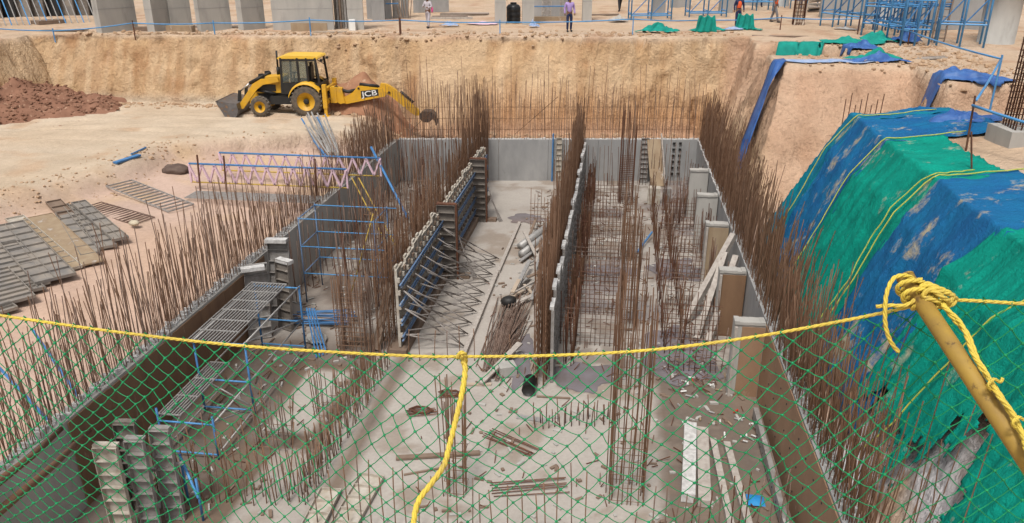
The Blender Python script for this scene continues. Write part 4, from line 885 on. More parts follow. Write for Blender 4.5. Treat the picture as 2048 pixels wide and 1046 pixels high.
lying_panel((160, 419), (243, 481), .42, 'dusty_grey', 'rightmost grey form panel lying on top of another', 6, .17, nlong=1)
lying_panel((110, 418), (140, 440), .45, 'old_timber', 'short dark panel half hidden under the grey forms', 3, .03)
lying_panel((240, 377), (362, 412), .95, 'galvanised', 'pale ladder-like grating on the left ground', 13, .05, .05, thick=0)
lying_panel((182, 415), (288, 436), .8, 'grey_rust', 'rusty grating half sunk in the soil', 14, .01, .03, thick=0)
tag(MB().blob((at(268, 446, -3.75)), (.16, .13, .09), 9, 2, 1, .06).build('stone', 'stone', smooth=True), 'rounded pale stone beside the gratings', 'stone')
a, c = at(235, 353, -3.6), at(283, 337, -3.6); a.z = zat(a.x, a.y) + .06; c.z = zat(c.x, c.y) + .06
tag(MB().beam(a, c, .2, .06).build('blue_plank', 'blue_paint'), 'short blue steel plank lying on the left ground', 'plank')
a, c = at(268, 338, -3.6), at(297, 323, -3.6); a.z = zat(a.x, a.y) + .05; c.z = zat(c.x, c.y) + .05
tag(MB().tube([a, c], .03, 6).build('blue_tube', 'blue_paint'), 'thin blue tube beside the short blue plank', 'tube')
p = at(352, 342, -3.7); tag(MB().blob((p.x, p.y, zat(p.x, p.y) + .08), (.5, .35, .22), 5, 2, 1, .12).build('sack_pile', 'sack_brown', smooth=True), 'dark brown sack heap at the left end of the lattice beams', 'sacks')
# grey and blue scaffold tubes leaning at the bottom left
for i, (a, c) in enumerate((((-12.3, 13.6, -3.7), (-9.95, 11.7, -4.05)), ((-12.0, 12.2, -3.8), (-10.1, 11.0, -4.1)))):
    tag(MB().tube([a, c], .03, 6).build('blue_tube', 'blue_paint'), ('upper', 'lower')[i] + ' blue tube slanting among the bars at the left edge', 'tube')
def lean_pipe(p0, d0, p1, label):
    a, c = atd(*p0, d0), at(*p1, WALL_TOP + .1); tag(MB().tube([a, a.lerp(c, .5) - Vector((0, 0, .04)), c], .045, 10).build('rusty_pipe', 'rust', smooth=True), label, 'pipe')
lean_pipe((-60, 1008), 6.4, (122, 858), 'upper of two rusty pipes crossing the bottom left corner')
lean_pipe((-60, 1072), 6.0, (178, 862), 'lower of two rusty pipes crossing the bottom left corner')

# ================================================================== THINGS ON THE PIT FLOOR NEAR THE CAMERA
def upright_form(x, y, wd, h, rz, m, label, z0=FLOOR, lean=0, nr=7):
    t = thing('steel_form', label, 'formwork', (x, y, z0))
    form_panel_mb(MB(), (x, y, z0 + .01), (math.cos(rz), math.sin(rz), 0), (0, lean, 1), wd, h, nr, .09, (math.sin(rz), -math.cos(rz), 0)).build('ribbed_panel', m, t)
    MB().box((x + wd / 2 * math.cos(rz), y + wd / 2 * math.sin(rz) + lean * h, z0 + h + .03), (wd, .12, .05), rz).build('top_cap', m, t)
upright_form(-8.62, 10.2, .42, 1.95, .1, 'cement_steel', 'cream ribbed form standing at the bottom left, the widest')
upright_form(-8.2, 10.45, .34, 1.95, .1, 'form_steel', 'grey ribbed form right of the cream one at bottom left')
upright_form(-7.95, 10.8, .36, 1.95, .1, 'form_steel', 'grey form with wide top cap at bottom left')
upright_form(-8.7, 10.9, .4, 1.95, .1, 'dark_form', 'dark form behind the cream one at bottom left')
tag(MB().beam((-8.9, 10.6, -5.0), (-7.5, 10.9, -4.7), .06, .06).build('scaffold_bar', 'galvanised'), 'grey bar crossing in front of the forms at bottom left', 'bar')
bs = thing('corner_scaffold', 'blue scaffold frame corner at the bottom left beside the forms', 'scaffold', (-7.4, 11.2, FLOOR))
tubes(bs, 'post', 'blue_paint', [((-7.75, 11.2, FLOOR), (-7.75, 11.2, -4.75)), ((-7.25, 10.8, FLOOR), (-7.25, 10.8, -4.95))])
tubes(bs, 'brace', 'sky_blue_paint', [((-7.75, 11.2, -4.8), (-7.2, 10.7, -5.3))], .026)
def flat_form(cx, cy, wd, L, rz, m, label, nr=6, z0=FLOOR + .04, tilt=.0):
    t = thing('steel_form', label, 'formwork', (cx, cy, FLOOR)); ux = (math.cos(rz), math.sin(rz), 0); uz = Vector((-math.sin(rz), math.cos(rz), tilt)).normalized()
    form_panel_mb(MB(), (cx, cy, z0), ux, uz, wd, L, nr, .07, Vector(ux).cross(uz)).build('ribbed_panel', m, t)
flat_form(-4.85, 10.7, .5, 1.75, -.06, 'cement_steel', 'cream ribbed form lying flat at the bottom of the middle bay', 5)
flat_form(-5.35, 10.5, .42, 1.4, .02, 'cement_steel', 'narrower cream form lying left of another at the bottom', 4)
flat_form(-2.2, 21.0, .32, 2.1, -.22, 'form_steel', 'narrow grey ribbed form lying in the debris of the middle bay', 9, FLOOR + .3)
def board(a, c, wd, th, m, label, cat='plank', name='loose_plank'):
    return tag(MB().beam(a, c, wd, th).build(name, m), label, cat)
F = FLOOR
t = thing('wide_plank_pair', 'pair of wide cement-covered planks lying in the right bay', 'planks', (1.95, 13.6, F))
MB().beam((1.72, 12.5, F + .12), (1.95, 15.0, F + .12), .26, .2).build('plank', 'splashed_concrete', t); MB().beam((2.02, 12.4, F + .1), (2.2, 14.9, F + .1), .24, .16).build('plank', 'grey_timber', t)
board((2.45, 11.9, F + .06), (2.4, 14.6, F + .07), .13, .1, 'grey_timber', 'left of two thin planks beside the wide planks, right bay')
board((2.78, 11.9, F + .06), (2.68, 14.5, F + .07), .14, .1, 'grey_timber', 'right of two thin planks beside the wide planks, right bay')
upl = thing('edge_form', 'long narrow steel edge form with holes lying by the right wall', 'formwork', (3.4, 13.5, F))
MB().beam((3.38, 11.4, F + .2), (3.42, 15.6, F + .2), .1, .26).build('rail', 'form_steel', upl)
b = MB()
for k in range(18): b.lathe([(.018, -.004), (.018, .004)], (3.326 + .00, 11.6 + .22 * k, F + .22), 'X', 6)
b.build('holes', 'machine_black', upl)
p = thing('blue_rag', 'crumpled bright blue sheet on the mud of the right bay', 'tarpaulin', (3.0, 12.7, F))
MB().grid([[(2.85 + .055 * i, 12.55 + .055 * j, F + .04 + .1 * abs(math.sin(i * 1.3 + j * .7)) * math.sin(math.pi * i / 6) * math.sin(math.pi * j / 6)) for j in range(7)] for i in range(7)]).build('sheet', 'bright_blue_tarp', p, smooth=True)
board((-4.2, 13.1, F + .04), (-2.5, 13.5, F + .05), .12, .05, 'old_timber', 'brown plank lying across behind the hanging rope')
board((-3.4, 16.2, F + .03), (-2.7, 16.3, F + .03), .09, .04, 'timber', 'short pale plank in front of the bar bundle')
board((-1.55, 15.9, F + .03), (-.75, 15.92, F + .03), .05, .03, 'old_timber', 'thin dark lath on the pale floor')
board((-1.9, 15.0, F + .02), (-1.2, 14.9, F + .02), .16, .03, 'galvanised', 'pale board beside the thin dark lath')
board((-2.95, 16.2, F + .1), (-2.2, 17.9, F + .35), .16, .05, 'grey_timber', 'pale board propped against the debris of the middle bay')
board((-3.9, 12.6, F + .02), (-3.2, 12.9, F + .03), .04, .03, 'old_timber', 'thin stick left of the hanging rope')
blk = MB().box((-2.4, 16.9, F + .14), (.42, .35, .26), .4); tag(blk.build('concrete_block', 'pale_concrete'), 'pale concrete block on the wet floor in the middle bay', 'block')
tag(MB().lathe([(.16, 0), (.16, .5), (.13, .5), (.13, .02)], (-1.75, 15.9, F + .17), 'Y', 16).build('pipe_stub', 'machine_black', smooth=True), 'short black pipe lying at the end of the middle wall', 'pipe')
dd = thing('debris_timber', 'jumble of battens and boards against the middle wall', 'timber', (-2.3, 23.5, F)); rr = random.Random(31)
for i in range(26):
    x, y, a, L_ = rr.uniform(-3.0, -2.0), rr.uniform(20.5, 26.5), rr.gauss(1.25, .45), rr.uniform(.7, 2.6); z = F + .04 + .3 * rr.random()
    MB().beam((x, y, z), (x + math.cos(a) * L_ * .6, y + math.sin(a) * L_, z + rr.uniform(-.02, .2)), rr.uniform(.05, .14), .04).build('batten', rr.choice(('grey_timber', 'timber', 'galvanised', 'old_timber', 'grey_timber')), dd)
for (a, c, m) in (((-3.1, 25.2, F + .25), (-1.9, 28.4, F + .35), 'galvanised'), ((-3.0, 24.7, F + .15), (-1.95, 27.6, F + .2), 'galvanised')): MB().tube([a, c], .13, 10).build('pipe', m, dd, smooth=True)
b = MB().blob((-2.9, 20.8, F + .18), (.24, .2, .18), 4, 1, 1, .15); tag(b.build('black_bag', 'machine_black', smooth=True), 'small black bag among the debris of the middle bay', 'bag')
# small grids of bars lying on the floor
for i, (cx, cy, L_, W_, rz, n, lb) in enumerate(((-1.35, 12.6, 1.5, .5, .25, 6, 'bundle of thin bars lying flat by the nearest column cage'), (-1.9, 14.0, 1.3, .45, -.5, 6, 'bundle of bars lying flat behind the slim column cage'), (-4.1, 14.9, .7, .3, .3, 5, 'tangled dark wire bundle on the pale floor'), (-3.6, 15.7, .5, .3, .1, 5, 'small pile of dark stirrups farther back on the pale floor'))):
    t = thing('bar_bundle', lb, 'rebar', (cx, cy, F)); rr = random.Random(i)
    for k in range(n):
        o_ = (k / n - .5) * W_; dx, dy = math.cos(rz), math.sin(rz); px, py_ = cx - dy * o_ + rr.gauss(0, .02), cy + dx * o_
        MB().tube([(px - dx * L_ / 2, py_ - dy * L_ / 2, F + .03), (px + dx * L_ / 2, py_ + dy * L_ / 2 + rr.gauss(0, .05), F + .05)], .012, 4).build('bar', 'dark_rust', t)
    if L_ < 1:
        for k in range(6):
            q = [(cx + .3 * math.cos(u) * rr.uniform(.6, 1), cy + .13 * math.sin(u), F + .05 + .05 * rr.random()) for u in [j * 1.05 for j in range(7)]]; MB().tube(q, .012, 4).build('loop', 'dark_rust', t)
# scattered small offcuts in the right bay mud
lit = thing('offcuts', 'scatter of small white and red pipe offcuts on the right bay mud', 'offcuts', (2.6, 15.8, F)); rr = random.Random(77)
for i in range(34):
    x, y, a = rr.uniform(1.7, 3.4), rr.uniform(14.6, 17.4), rr.uniform(0, 3.14); L_ = rr.uniform(.08, .22)
    MB().tube([(x, y, F + .03), (x + math.cos(a) * L_, y + math.sin(a) * L_, F + .04)], .02, 6).build('offcut', rr.choice(('white_print', 'splashed_concrete', 'galvanised', 'red_plastic' if i % 6 == 0 else 'pale_ply')), lit)
wire = thing('wire_tangle', 'tangle of dark tie wire and bar ends by the nearest wall stub', 'wire', (2.3, 17.4, F)); rr = random.Random(9); b = MB()
for i in range(90):
    x, y, a = rr.uniform(1.5, 3.0), rr.uniform(16.6, 20.5), rr.uniform(0, 6.28); L_ = rr.uniform(.15, .5)
    b.tube([(x, y, F + .02), (x + math.cos(a) * L_ * .5, y + math.sin(a) * L_ * .5, F + .04 + .12 * rr.random()), (x + math.cos(a + .5) * L_, y + math.sin(a + .5) * L_, F + .03)], .009, 4)
b.build('wire', 'dark_rust', wire)['kind'] = 'stuff'
# puddles lying on the slab
def puddle(cx, cy, rx, ry, seed, label):
    b = MB(); n = 40; vs = []
    for i in range(n):
        a = 2 * math.pi * i / n; k = 1 + .45 * wob(a * 1.5, seed) + .15 * wob(a * 4, seed + 1)
        k = k * (1 - i / n) + (1 + .45 * wob((a - 2 * math.pi) * 1.5, seed) + .15 * wob((a - 2 * math.pi) * 4, seed + 1)) * (i / n); vs.append((cx + rx * k * math.cos(a), cy + ry * k * math.sin(a), F + .018))
    b.add([(cx, cy, F + .018)] + vs, [(0, i + 1, (i + 1) % n + 1) for i in range(n)])
    o = b.build('puddle', 'puddle'); o['kind'] = 'structure'
puddle(1.9, 18.4, .9, 1.6, 1, ''); puddle(2.2, 24.4, .9, .9, 5, ''); puddle(-.1, 24.0, 1.0, .5, 7, ''); puddle(-2.15, 17.6, .35, 1.3, 2, ''); puddle(-3.3, 28.9, .7, .6, 4, ''); puddle(-.5, 17.0, .8, .7, 3, '')
# forms standing at the far wall
fe = thing('slim_form', 'slim pale form standing at the far wall beside a blue tube', 'formwork', (-2.5, fy_(-2.5) - .1, F))
form_panel_mb(MB(), (-2.62, fy_(-2.6) - .12, F + .02), (1, .13, 0), (0, 0, 1), .26, 2.0, 8, .06, (.13, -1, 0)).build('ribbed_panel', 'cement_steel', fe)
tag(MB().tube([(-2.78, fy_(-2.8) - .1, F), (-2.76, fy_(-2.8) - .08, WALL_TOP + .3)], .035, 7).build('blue_tube', 'blue_paint'), 'upright blue tube against the far wall', 'tube')
fl = thing('leaning_form', 'ribbed form with a sandy plywood face leaning at the far wall', 'formwork', (1.7, fy_(1.7) - .4, F))
form_panel_mb(MB(), (1.15, fy_(1.2) - .3, F + .02), (1, .13, 0), (.0, .1, 1), .36, 2.0, 9, .08, (.13, -1, 0)).build('ribbed_panel', 'form_steel', fl)
MB().beam((1.95, fy_(1.8) - 1.0, F + .03), (1.7, fy_(1.8) - .1, F + 1.95), .62, .04, 0).build('plywood_sheet', 'pale_ply', fl)
MB().beam((2.3, fy_(2.1) - 1.0, F + .03), (2.02, fy_(2.1) - .05, F + 2.2), .05, .07).build('batten', 'grey_timber', fl)
sb = thing('low_form', 'low pale form box standing in front of the leaning plywood', 'formwork', (1.85, 31.6, F))
MB().box((1.7, 31.6, F + .35), (.5, .4, .7)).build('box', 'cement_steel', sb); MB().box((2.25, 31.9, F + .3), (.35, .3, .6)).build('box', 'form_steel', sb)
b = MB()
for k in range(6):
    for x in (2.62, 2.9): b.box((x, fy_(x) - .03, F + .35 + .28 * k), (.12, .05, .09), ang)
tag(b.build('form_clamps', 'machine_black'), 'rows of dark clamps on the far wall at right', 'clamps')
tag(MB().beam((.95, 25.6, F + .1), (1.5, 27.3, F + .25), .05, .05).build('blue_tube', 'blue_paint'), 'blue tube lying behind the middle column cage', 'tube')

# ================================================================== UPPER GROUND BEYOND THE BANK
def G(px, py): 
    p = at(px, py, 0.0); return Vector((p.x, p.y, zat(p.x, p.y) if p.y < 58 else 0.0))
def pier(p0, p1, depth, rot_, h, label, m='pale_concrete'):
    a, c = G(*p0), G(*p1); d = c - a; d.z = 0; L = d.length; rz = math.atan2(d.y, d.x) + rot_; n_ = Vector((-math.sin(rz), math.cos(rz), 0)); mid = (a + c) / 2
    t = thing('concrete_pier', label, 'concrete pier', mid, group='concrete blade piers on the upper ground')
    MB().box(mid + n_ * depth / 2 + Vector((0, 0, h / 2 - .1)), (L, depth, h + .2), rz).build('shaft', m, t)
    b = MB()
    for k in range(1, 4): b.box(mid + n_ * depth / 2 + Vector((0, 0, h * k / 4)), (L + .012, depth + .012, .018), rz)
    b.build('pour_joint', 'concrete', t)
pier((200, 66), (282, 61), .5, R(16), 4.6, 'leftmost concrete pier behind the blue rail')
pier((304, 64), (352, 60), .45, R(20), 4.4, 'second concrete pier from the left')
pier((343, 60), (388, 58), .4, R(14), 4.3, 'third concrete pier from the left, set back')
pier((400, 63), (468, 60), .45, R(18), 4.4, 'fourth concrete pier from the left')
pier((484, 61), (536, 58), .45, R(18), 4.4, 'fifth concrete pier from the left')
pier((548, 61), (668, 60), .4, R(4), 4.2, 'broad concrete wall pier with a timber board at its foot')
pier((697, 59), (728, 59), .5, R(8), 4.2, 'slim concrete pier with a white pad at its foot')
pier((745, 42), (770, 42), .5, R(8), 4.2, 'concrete pier behind the slim one', 'concrete')
pier((990, 50), (1012, 50), .55, R(2), 4.6, 'square pale column left of the black tank')
pier((1045, 51), (1068, 51), .55, R(2), 4.6, 'square pale column right of the black tank')
pier((1165, 44), (1183, 44), .45, R(2), 4.6, 'slim square column right of the person in lilac')
pier((1305, 34), (1330, 34), .5, R(2), 4.6, 'grey column inside the first blue frames', 'concrete')
pier((1440, 26), (1465, 26), .5, R(2), 4.6, 'grey column behind the second blue frames', 'concrete')
def slab(p0, p1, h, d, m, label, name, cat, z0=0):
    a, c = G(*p0), G(*p1); v = c - a; rz = math.atan2(v.y, v.x); mid = (a + c) / 2
    return tag(MB().box(mid + Vector((0, 0, z0 + h / 2)), (Vector((v.x, v.y, 0)).length, d, h), rz).build(name, m), label, cat)
slab((583, 63), (655, 63), .42, .08, 'pale_ply', 'yellowish timber board at the foot of the broad pier', 'timber_board', 'board')
slab((337, 64), (388, 64), .3, .5, 'pale_ply', 'timber box at the foot of the second pier', 'timber_box', 'box')
slab((272, 62), (302, 62), .2, .5, 'old_timber', 'low timber pad between the two leftmost piers', 'timber_pad', 'timber')
slab((440, 60), (484, 56), .08, .4, 'timber', 'plank lying between the fourth and fifth piers', 'loose_plank', 'plank')
slab((445, 58), (487, 53), .07, .3, 'timber', 'second plank lying behind the fourth pier', 'loose_plank', 'plank')
slab((700, 60), (712, 60), .55, .3, 'white_print', 'white pad standing at the foot of the slim pier', 'foot_pad', 'pad')
# wall forms between the columns
wl_ = thing('wall_form', 'grey wall panel standing between the columns behind the person in lilac', 'formwork', G(1100, 33))
for i in range(4):
    a, c = G(1066 + 18 * i, 34), G(1083.5 + 18 * i, 34); MB().box((a + c) / 2 + Vector((0, 0, 1.7)), ((c - a).length, .1, 3.3), .13).build('panel', 'form_steel' if i % 2 else 'concrete', wl_)
MB().tube([G(1066, 36) + Vector((0, -.1, .7)), G(1136, 36) + Vector((0, -.1, .7))], .04, 6).build('waler', 'blue_paint', wl_)
slab((1062, 42), (1132, 42), .25, .3, 'pale_ply', 'long timber sole at the foot of the grey wall panel', 'timber_sole', 'timber')
mf = thing('wall_form', 'dark vertical ribbed form left of the person with white helmet', 'formwork', G(690, 55))
for i in range(5):
    a, c = G(672 + 5 * i, 57), G(676 + 5 * i, 57); MB().box((a + c) / 2 + Vector((0, 0, 2)), ((c - a).length, .3, 4), .1).build('panel', ('dark_form', 'form_steel', 'old_timber')[i % 3], mf)
mf2 = thing('wall_form', 'grey stacked forms with blue rail between the piers at centre left', 'formwork', G(780, 40))
for i in range(5):
    a, c = G(735 + 17 * i, 38 - i * .5), G(750 + 17 * i, 38 - i * .5); MB().box((a + c) / 2 + Vector((0, 0, 1.9)), ((c - a).length, .12, 3.8), .1).build('panel', ('concrete', 'form_steel')[i % 2], mf2)
MB().tube([G(775, 38) + Vector((0, -.2, .9)), G(800, 38) + Vector((0, -.2, .9))], .04, 6).build('waler', 'blue_paint', mf2)
lp = thing('leaning_poles', 'thin poles leaning against the stacked forms', 'poles', G(810, 36))
for i in range(6): MB().tube([G(800 + 4 * i, 38), G(800 + 3 * i, 34) + Vector((-.5 + .2 * i, 0, 2.4))], .03, 5).build('pole', 'old_timber', lp)
slab((828, 26), (897, 24), 1.1, .25, 'concrete', 'low grey wall block behind the person with white helmet', 'wall_block', 'block')
slab((862, 38), (945, 38), .12, .25, 'grey_timber', 'long pale plank on the ground behind the blue rail', 'loose_plank', 'plank')
slab((865, 36), (935, 35), .12, .4, 'old_timber', 'dark plank stack behind the long pale plank', 'plank_stack', 'plank')
p = G(1027, 46); tk = thing('water_tank', 'black plastic water tank standing between two columns', 'tank', p)
MB().lathe([(.36, 0), (.40, .04), (.40, .25), (.385, .28), (.40, .31), (.40, .55), (.385, .58), (.40, .61), (.40, .85), (.30, .98), (.16, 1.02)], p, 'Z', 24).build('body', 'tank_black', tk, smooth=True)
MB().lathe([(.18, 1.02), (.18, 1.1), (.02, 1.11)], p, 'Z', 16).build('lid', 'tank_black', tk)
# raking props and dark forms at the far left
rk = thing('propped_formwork', 'dark wall formwork held by raking blue props at the far left', 'formwork', G(80, 40))
for i in range(9):
    a = G(-40 + 30 * i, 40 - i * 1.0); MB().box(a + Vector((0, 1.2, 1.8)), (1.02, .15, 3.8), .05).build('panel', ('dark_form', 'tank_black', 'dusty_grey')[i % 3], rk)
for i in range(24):
    a = G(-60 + 12 * i, 56 - i * .6); MB().tube([a, a + Vector((-1.6, 1.3, 2.7))], .03, 6).build('raking_prop', ('galvanised', 'sky_blue_paint', 'galvanised')[i % 3], rk)
for z in (.8, 1.8): MB().tube([G(-60, 34) + Vector((0, .6, z)), G(215, 26) + Vector((0, .6, z))], .04, 6).build('waler', 'sky_blue_paint', rk)
slab((70, 49), (125, 45), .2, .9, 'old_timber', 'flat timber sheet on the ground below the raking props', 'timber_sheet', 'timber')
# blue frame scaffolds
def frame_scaffold(p0, p1, dep, h, label, lev=(.25, 1.5, 2.8), bays=2, m='sky_blue_paint'):
    a, c = G(*p0), G(*p1); v = (c - a) / bays; n_ = Vector((-v.y, v.x, 0)).normalized() * dep; t = thing('frame_scaffold', label, 'scaffold', (a + c) / 2)
    for i in range(bays + 1):
        for k in (0, 1):
            q = a + v * i + n_ * k; MB().tube([q, q + Vector((0, 0, h))], .045, 6).build('post', m, t, smooth=True)
        for z in lev: MB().tube([a + v * i + Vector((0, 0, z + .12)), a + v * i + n_ + Vector((0, 0, z + .12))], .035, 5).build('transom', m, t)
    for z in lev:
        for k in (0, 1):
            MB().tube([a + n_ * k + Vector((0, 0, z)), c + n_ * k + Vector((0, 0, z))], .04, 5).build('ledger', m, t)
    for i in range(bays):
        q = a + v * i; MB().tube([q + Vector((0, 0, lev[0])), q + v + Vector((0, 0, lev[1]))], .03, 5).build('brace', 'blue_paint', t)
    return t
frame_scaffold((1262, 40), (1342, 40), 1.2, 4.5, 'blue frame scaffold around the grey column right of the standing person')
frame_scaffold((1378, 36), (1452, 36), 1.2, 4.5, 'blue frame scaffold behind the worker in the orange vest')
frame_scaffold((1722, 70), (1800, 80), 1.3, 4.5, 'tangled blue scaffold left of the big round column, rear one', (.6, 1.4, 2.4, 3.4), 3)
frame_scaffold((1800, 92), (1856, 92), 1.4, 4.5, 'blue scaffold bay with leaning ladder beside the big round column', (.7, 1.9, 3.0), 2)
frame_scaffold((1872, 92), (1966, 96), 1.4, 4.5, 'nearest blue scaffold in front of the big round column', (.95, 2.2, 3.4), 2)
frame_scaffold((1580, 18), (1680, 18), 1.2, 4.5, 'far blue scaffold behind the ladder', (.6, 1.8, 3.0), 3)
cc = thing('round_column', 'big round grey concrete column beside the blue scaffold', 'column', G(1990, 88)); q = G(1990, 86)
MB().lathe([(.75, -.1), (.75, 2.0), (.757, 2.01), (.757, 2.03), (.75, 2.04), (.75, 5.5)], q, 'Z', 40).build('shaft', 'pale_concrete', cc, smooth=True)
for i, (px, py, r_) in enumerate(((1692, 30, .7), (1560, 12, .6), (1770, 40, .7))):
    q = G(px, py); t = thing('round_column', ('grey round column behind the tangled blue scaffold', 'farthest round column behind the ladder', 'dark round column inside the blue scaffold')[i], 'column', q); MB().lathe([(r_, -.1), (r_, 5)], q, 'Z', 28).build('shaft', 'concrete', t, smooth=True)
for i, (x0, x1, yb) in enumerate(((1340, 1380, 16), (1455, 1575, 12), (1640, 1800, 36), (1800, 1960, 60))):
    a, c = G(x0, yb), G(x1, yb); MBx = MB().box((a + c) / 2 + Vector((0, 0, 2.2)), ((c - a).length, .3, 4.4), .06)
    tag(MBx.build('background_wall', 'concrete'), ('short grey wall between the two blue frame scaffolds', 'grey wall behind the ladder', 'grey wall behind the tangled blue scaffold', 'grey wall behind the nearest blue scaffold')[i], 'wall')
def ladder(base, top, wd, n, label, m):
    base, top = Vector(base), Vector(top); t = thing('ladder', label, 'ladder', base); s_ = Vector((wd, 0, 0))
    for k in (0, 1): MB().beam(base + s_ * k, top + s_ * k, .06, .06).build('stile', m, t)
    for k in range(n): q = base.lerp(top, (k + .6) / n); MB().beam(q, q + s_, .04, .04).build('rung', m, t)
ladder(G(1588, 52), G(1600, 48) + Vector((.3, .8, 3.2)), .45, 11, 'pale timber ladder leaning beside the dark bar column', 'timber')
ladder(G(1862, 84), G(1866, 80) + Vector((.3, .6, 4.2)), .55, 14, 'ladder standing inside the blue scaffold by the round column', 'old_timber')
# stacked timber and pipes by the rail
pp = thing('pipe_stack', 'stack of dark boards and blue pipes behind the rail', 'pipes', G(1640, 30)); rr = random.Random(6)
for i in range(16):
    a = G(1612 + rr.uniform(-4, 6), 24 + rr.uniform(-5, 3)); c = G(1664 + rr.uniform(-6, 6), 24 + rr.uniform(-5, 3)); z = .1 + .07 * i; MB().beam(a + Vector((0, 0, z)), c + Vector((0, 0, z + rr.gauss(0, .1))), .12, .08).build('board', rr.choice(('grey_timber', 'old_timber', 'blue_paint', 'machine_black', 'timber')), pp)
# rebar columns above ground
def free_cage(p, wx, wy, h, nx, ny, label, ties, m='rust', plinth=None, r=.02, lean=(0, 0)):
    p = Vector(p); t = thing('column_cage', label, 'rebar cage', p); z0 = p.z
    if plinth:
        MB().box(p + Vector((0, 0, plinth[2] / 2 - .05)), (plinth[0], plinth[1], plinth[2] + .1), .1).build('plinth', 'pale_concrete', t); z0 += plinth[2]
    for i in range(nx):
        for j in range(ny):
            if 0 < i < nx - 1 and 0 < j < ny - 1: continue
            x, y = p.x - wx / 2 + wx * i / (nx - 1), p.y - wy / 2 + wy * j / (ny - 1); MB().tube([(x, y, z0), (x + lean[0] * h, y + lean[1] * h, z0 + h)], r, 6).build('rebar', m, t, smooth=True)
    for k in range(ties):
        z = z0 + .1 + (h - .2) * k / ties; a, c = wx / 2 + r, wy / 2 + r; ox, oy = lean[0] * (z - z0), lean[1] * (z - z0)
        MB().tube([(p.x + sx * a + ox, p.y + sy * c + oy, z) for sx, sy in ((-1, -1), (1, -1), (1, 1), (-1, 1), (-1, -1))], r * .55, 5).build('tie', m, t)
free_cage((9.05, 18.7, zat(9.05, 18.7)), .62, .62, 4.6, 6, 6, 'tall rusty column cage on a concrete plinth at the right edge', 34, plinth=(1.05, 1.0, .32), r=.016, lean=(.012, 0), m='dark_rust')
free_cage(G(1592, 52) + Vector((.15, .3, 0)), .55, .4, 4.5, 5, 4, 'dark column cage beside the pale timber ladder', 22, m='dark_rust', r=.018)
# blue rail on posts along the crest
def rail_run(pts, label, m='sky_blue_paint', r=.03, posts=True):
    t = thing('safety_rail', label, 'rail', pts[0]); ps = [Vector(p) for p in pts]
    for a, c in zip(ps, ps[1:]):
        n = 5; q = [a.lerp(c, i / n) - Vector((0, 0, .06 * math.sin(math.pi * i / n))) for i in range(n + 1)]; MB().tube(q, r, 6).build('rail_tube', m, t, smooth=True)
    if posts:
        for p in ps: MB().tube([(p.x, p.y, zat(p.x, p.y) - .05), (p.x, p.y, p.z + .12)], .03, 6).build('post', 'dark_rust' if int(p.x * 7) % 2 else m, t)
def RP(px, py_foot, h):
    p = at(px, py_foot, 0); z = zat(p.x, p.y)
    while z < -.4: p.y += .1; z = zat(p.x, p.y)
    return (p.x, p.y, z + h)
rail_run([RP(-60, 75, .55), RP(105, 70, .5), RP(248, 75, .75), RP(430, 70, .55), RP(622, 72, .75), RP(800, 70, .7)], 'pale blue rail along the left part of the far bank')
rail_run([RP(802, 68, .66), RP(1000, 66, .55), RP(1265, 70, .75), RP(1410, 60, .5), RP(1560, 60, .62), RP(1715, 68, .75)], 'pale blue rail along the middle part of the far bank')
rail_run([RP(1722, 68, .72), RP(1815, 92, .62), tuple(at(2003, 118, .95))], 'blue rail running toward the camera past the round column')
rail_run([(7.78, 18.35, .9), tuple(at(2001, 120, .97))], 'short blue rail beside the tall column cage', posts=False)
rail_run([(7.7, 18.3, .8), (8.8, 15.2, .75)], 'blue rail leaving the thin stake toward the right edge', posts=False)
tag(MB().tube([(7.78, 18.3, zat(7.78, 18.3) - .1), (7.74, 18.35, 1.0)], .022, 6).build('rusty_stake', 'dark_rust'), 'thin dark stake in front of the tall column cage', 'stake')
tag(MB().tube([(7.3, 16.6, zat(7.3, 16.6) - .2), (7.12, 16.7, .55)], .018, 6).build('rusty_stake', 'dark_rust'), 'thin dark stake stuck through the green sheet near the crest', 'stake')
st_ = thing('starter_bars', 'small clump of rusty bars standing in front of the bare mound', 'rebar', (6.9, 24.6, -3))
for i in range(8): MB().tube([(6.7 + .14 * i, 24.3 + .1 * (i % 2), -3.2), (6.7 + .15 * i, 24.3, -.15 + .2 * math.sin(i * 2.1))], .014, 5).build('rebar', 'dark_rust', st_)

# ================================================================== PEOPLE
def skin_mesh(name, chains, m, parent, sub=1, root=0):
    """chains: list of lists of (point, radius); first point of later chains joins the nearest existing vertex"""
    vs, es, rs = [], [], []
    for ch in chains:
        prev = None
        for k, (p, r) in enumerate(ch):
            p = Vector(p); hit = next((i for i, q in enumerate(vs) if (q - p).length < 1e-4), None)
            if hit is None: vs.append(p); rs.append(r); hit = len(vs) - 1
            if prev is not None: es.append((prev, hit))
            prev = hit
    me_ = bpy.data.meshes.new(name); me_.from_pydata([tuple(v) for v in vs], es, []); me_.materials.append(MATS[m])
    o = bpy.data.objects.new(name, me_); COL.objects.link(o); o.parent = parent
    sk = o.modifiers.new('skin', 'SKIN'); sk.use_smooth_shade = True
    if not me_.skin_vertices: 
        bpy.context.view_layer.objects.active = o; bpy.context.view_layer.update()
    lay = me_.skin_vertices[0] if me_.skin_vertices else None
    if lay is None:
        with bpy.context.temp_override(object=o, active_object=o): bpy.ops.mesh.customdata_skin_add()
        lay = me_.skin_vertices[0]
    for i, r in enumerate(rs):
        lay.data[i].radius = (r, r) if not isinstance(r, tuple) else r; lay.data[i].use_root = (i == root)
    ss = o.modifiers.new('sub', 'SUBSURF'); ss.levels = sub; ss.render_levels = sub
    return o
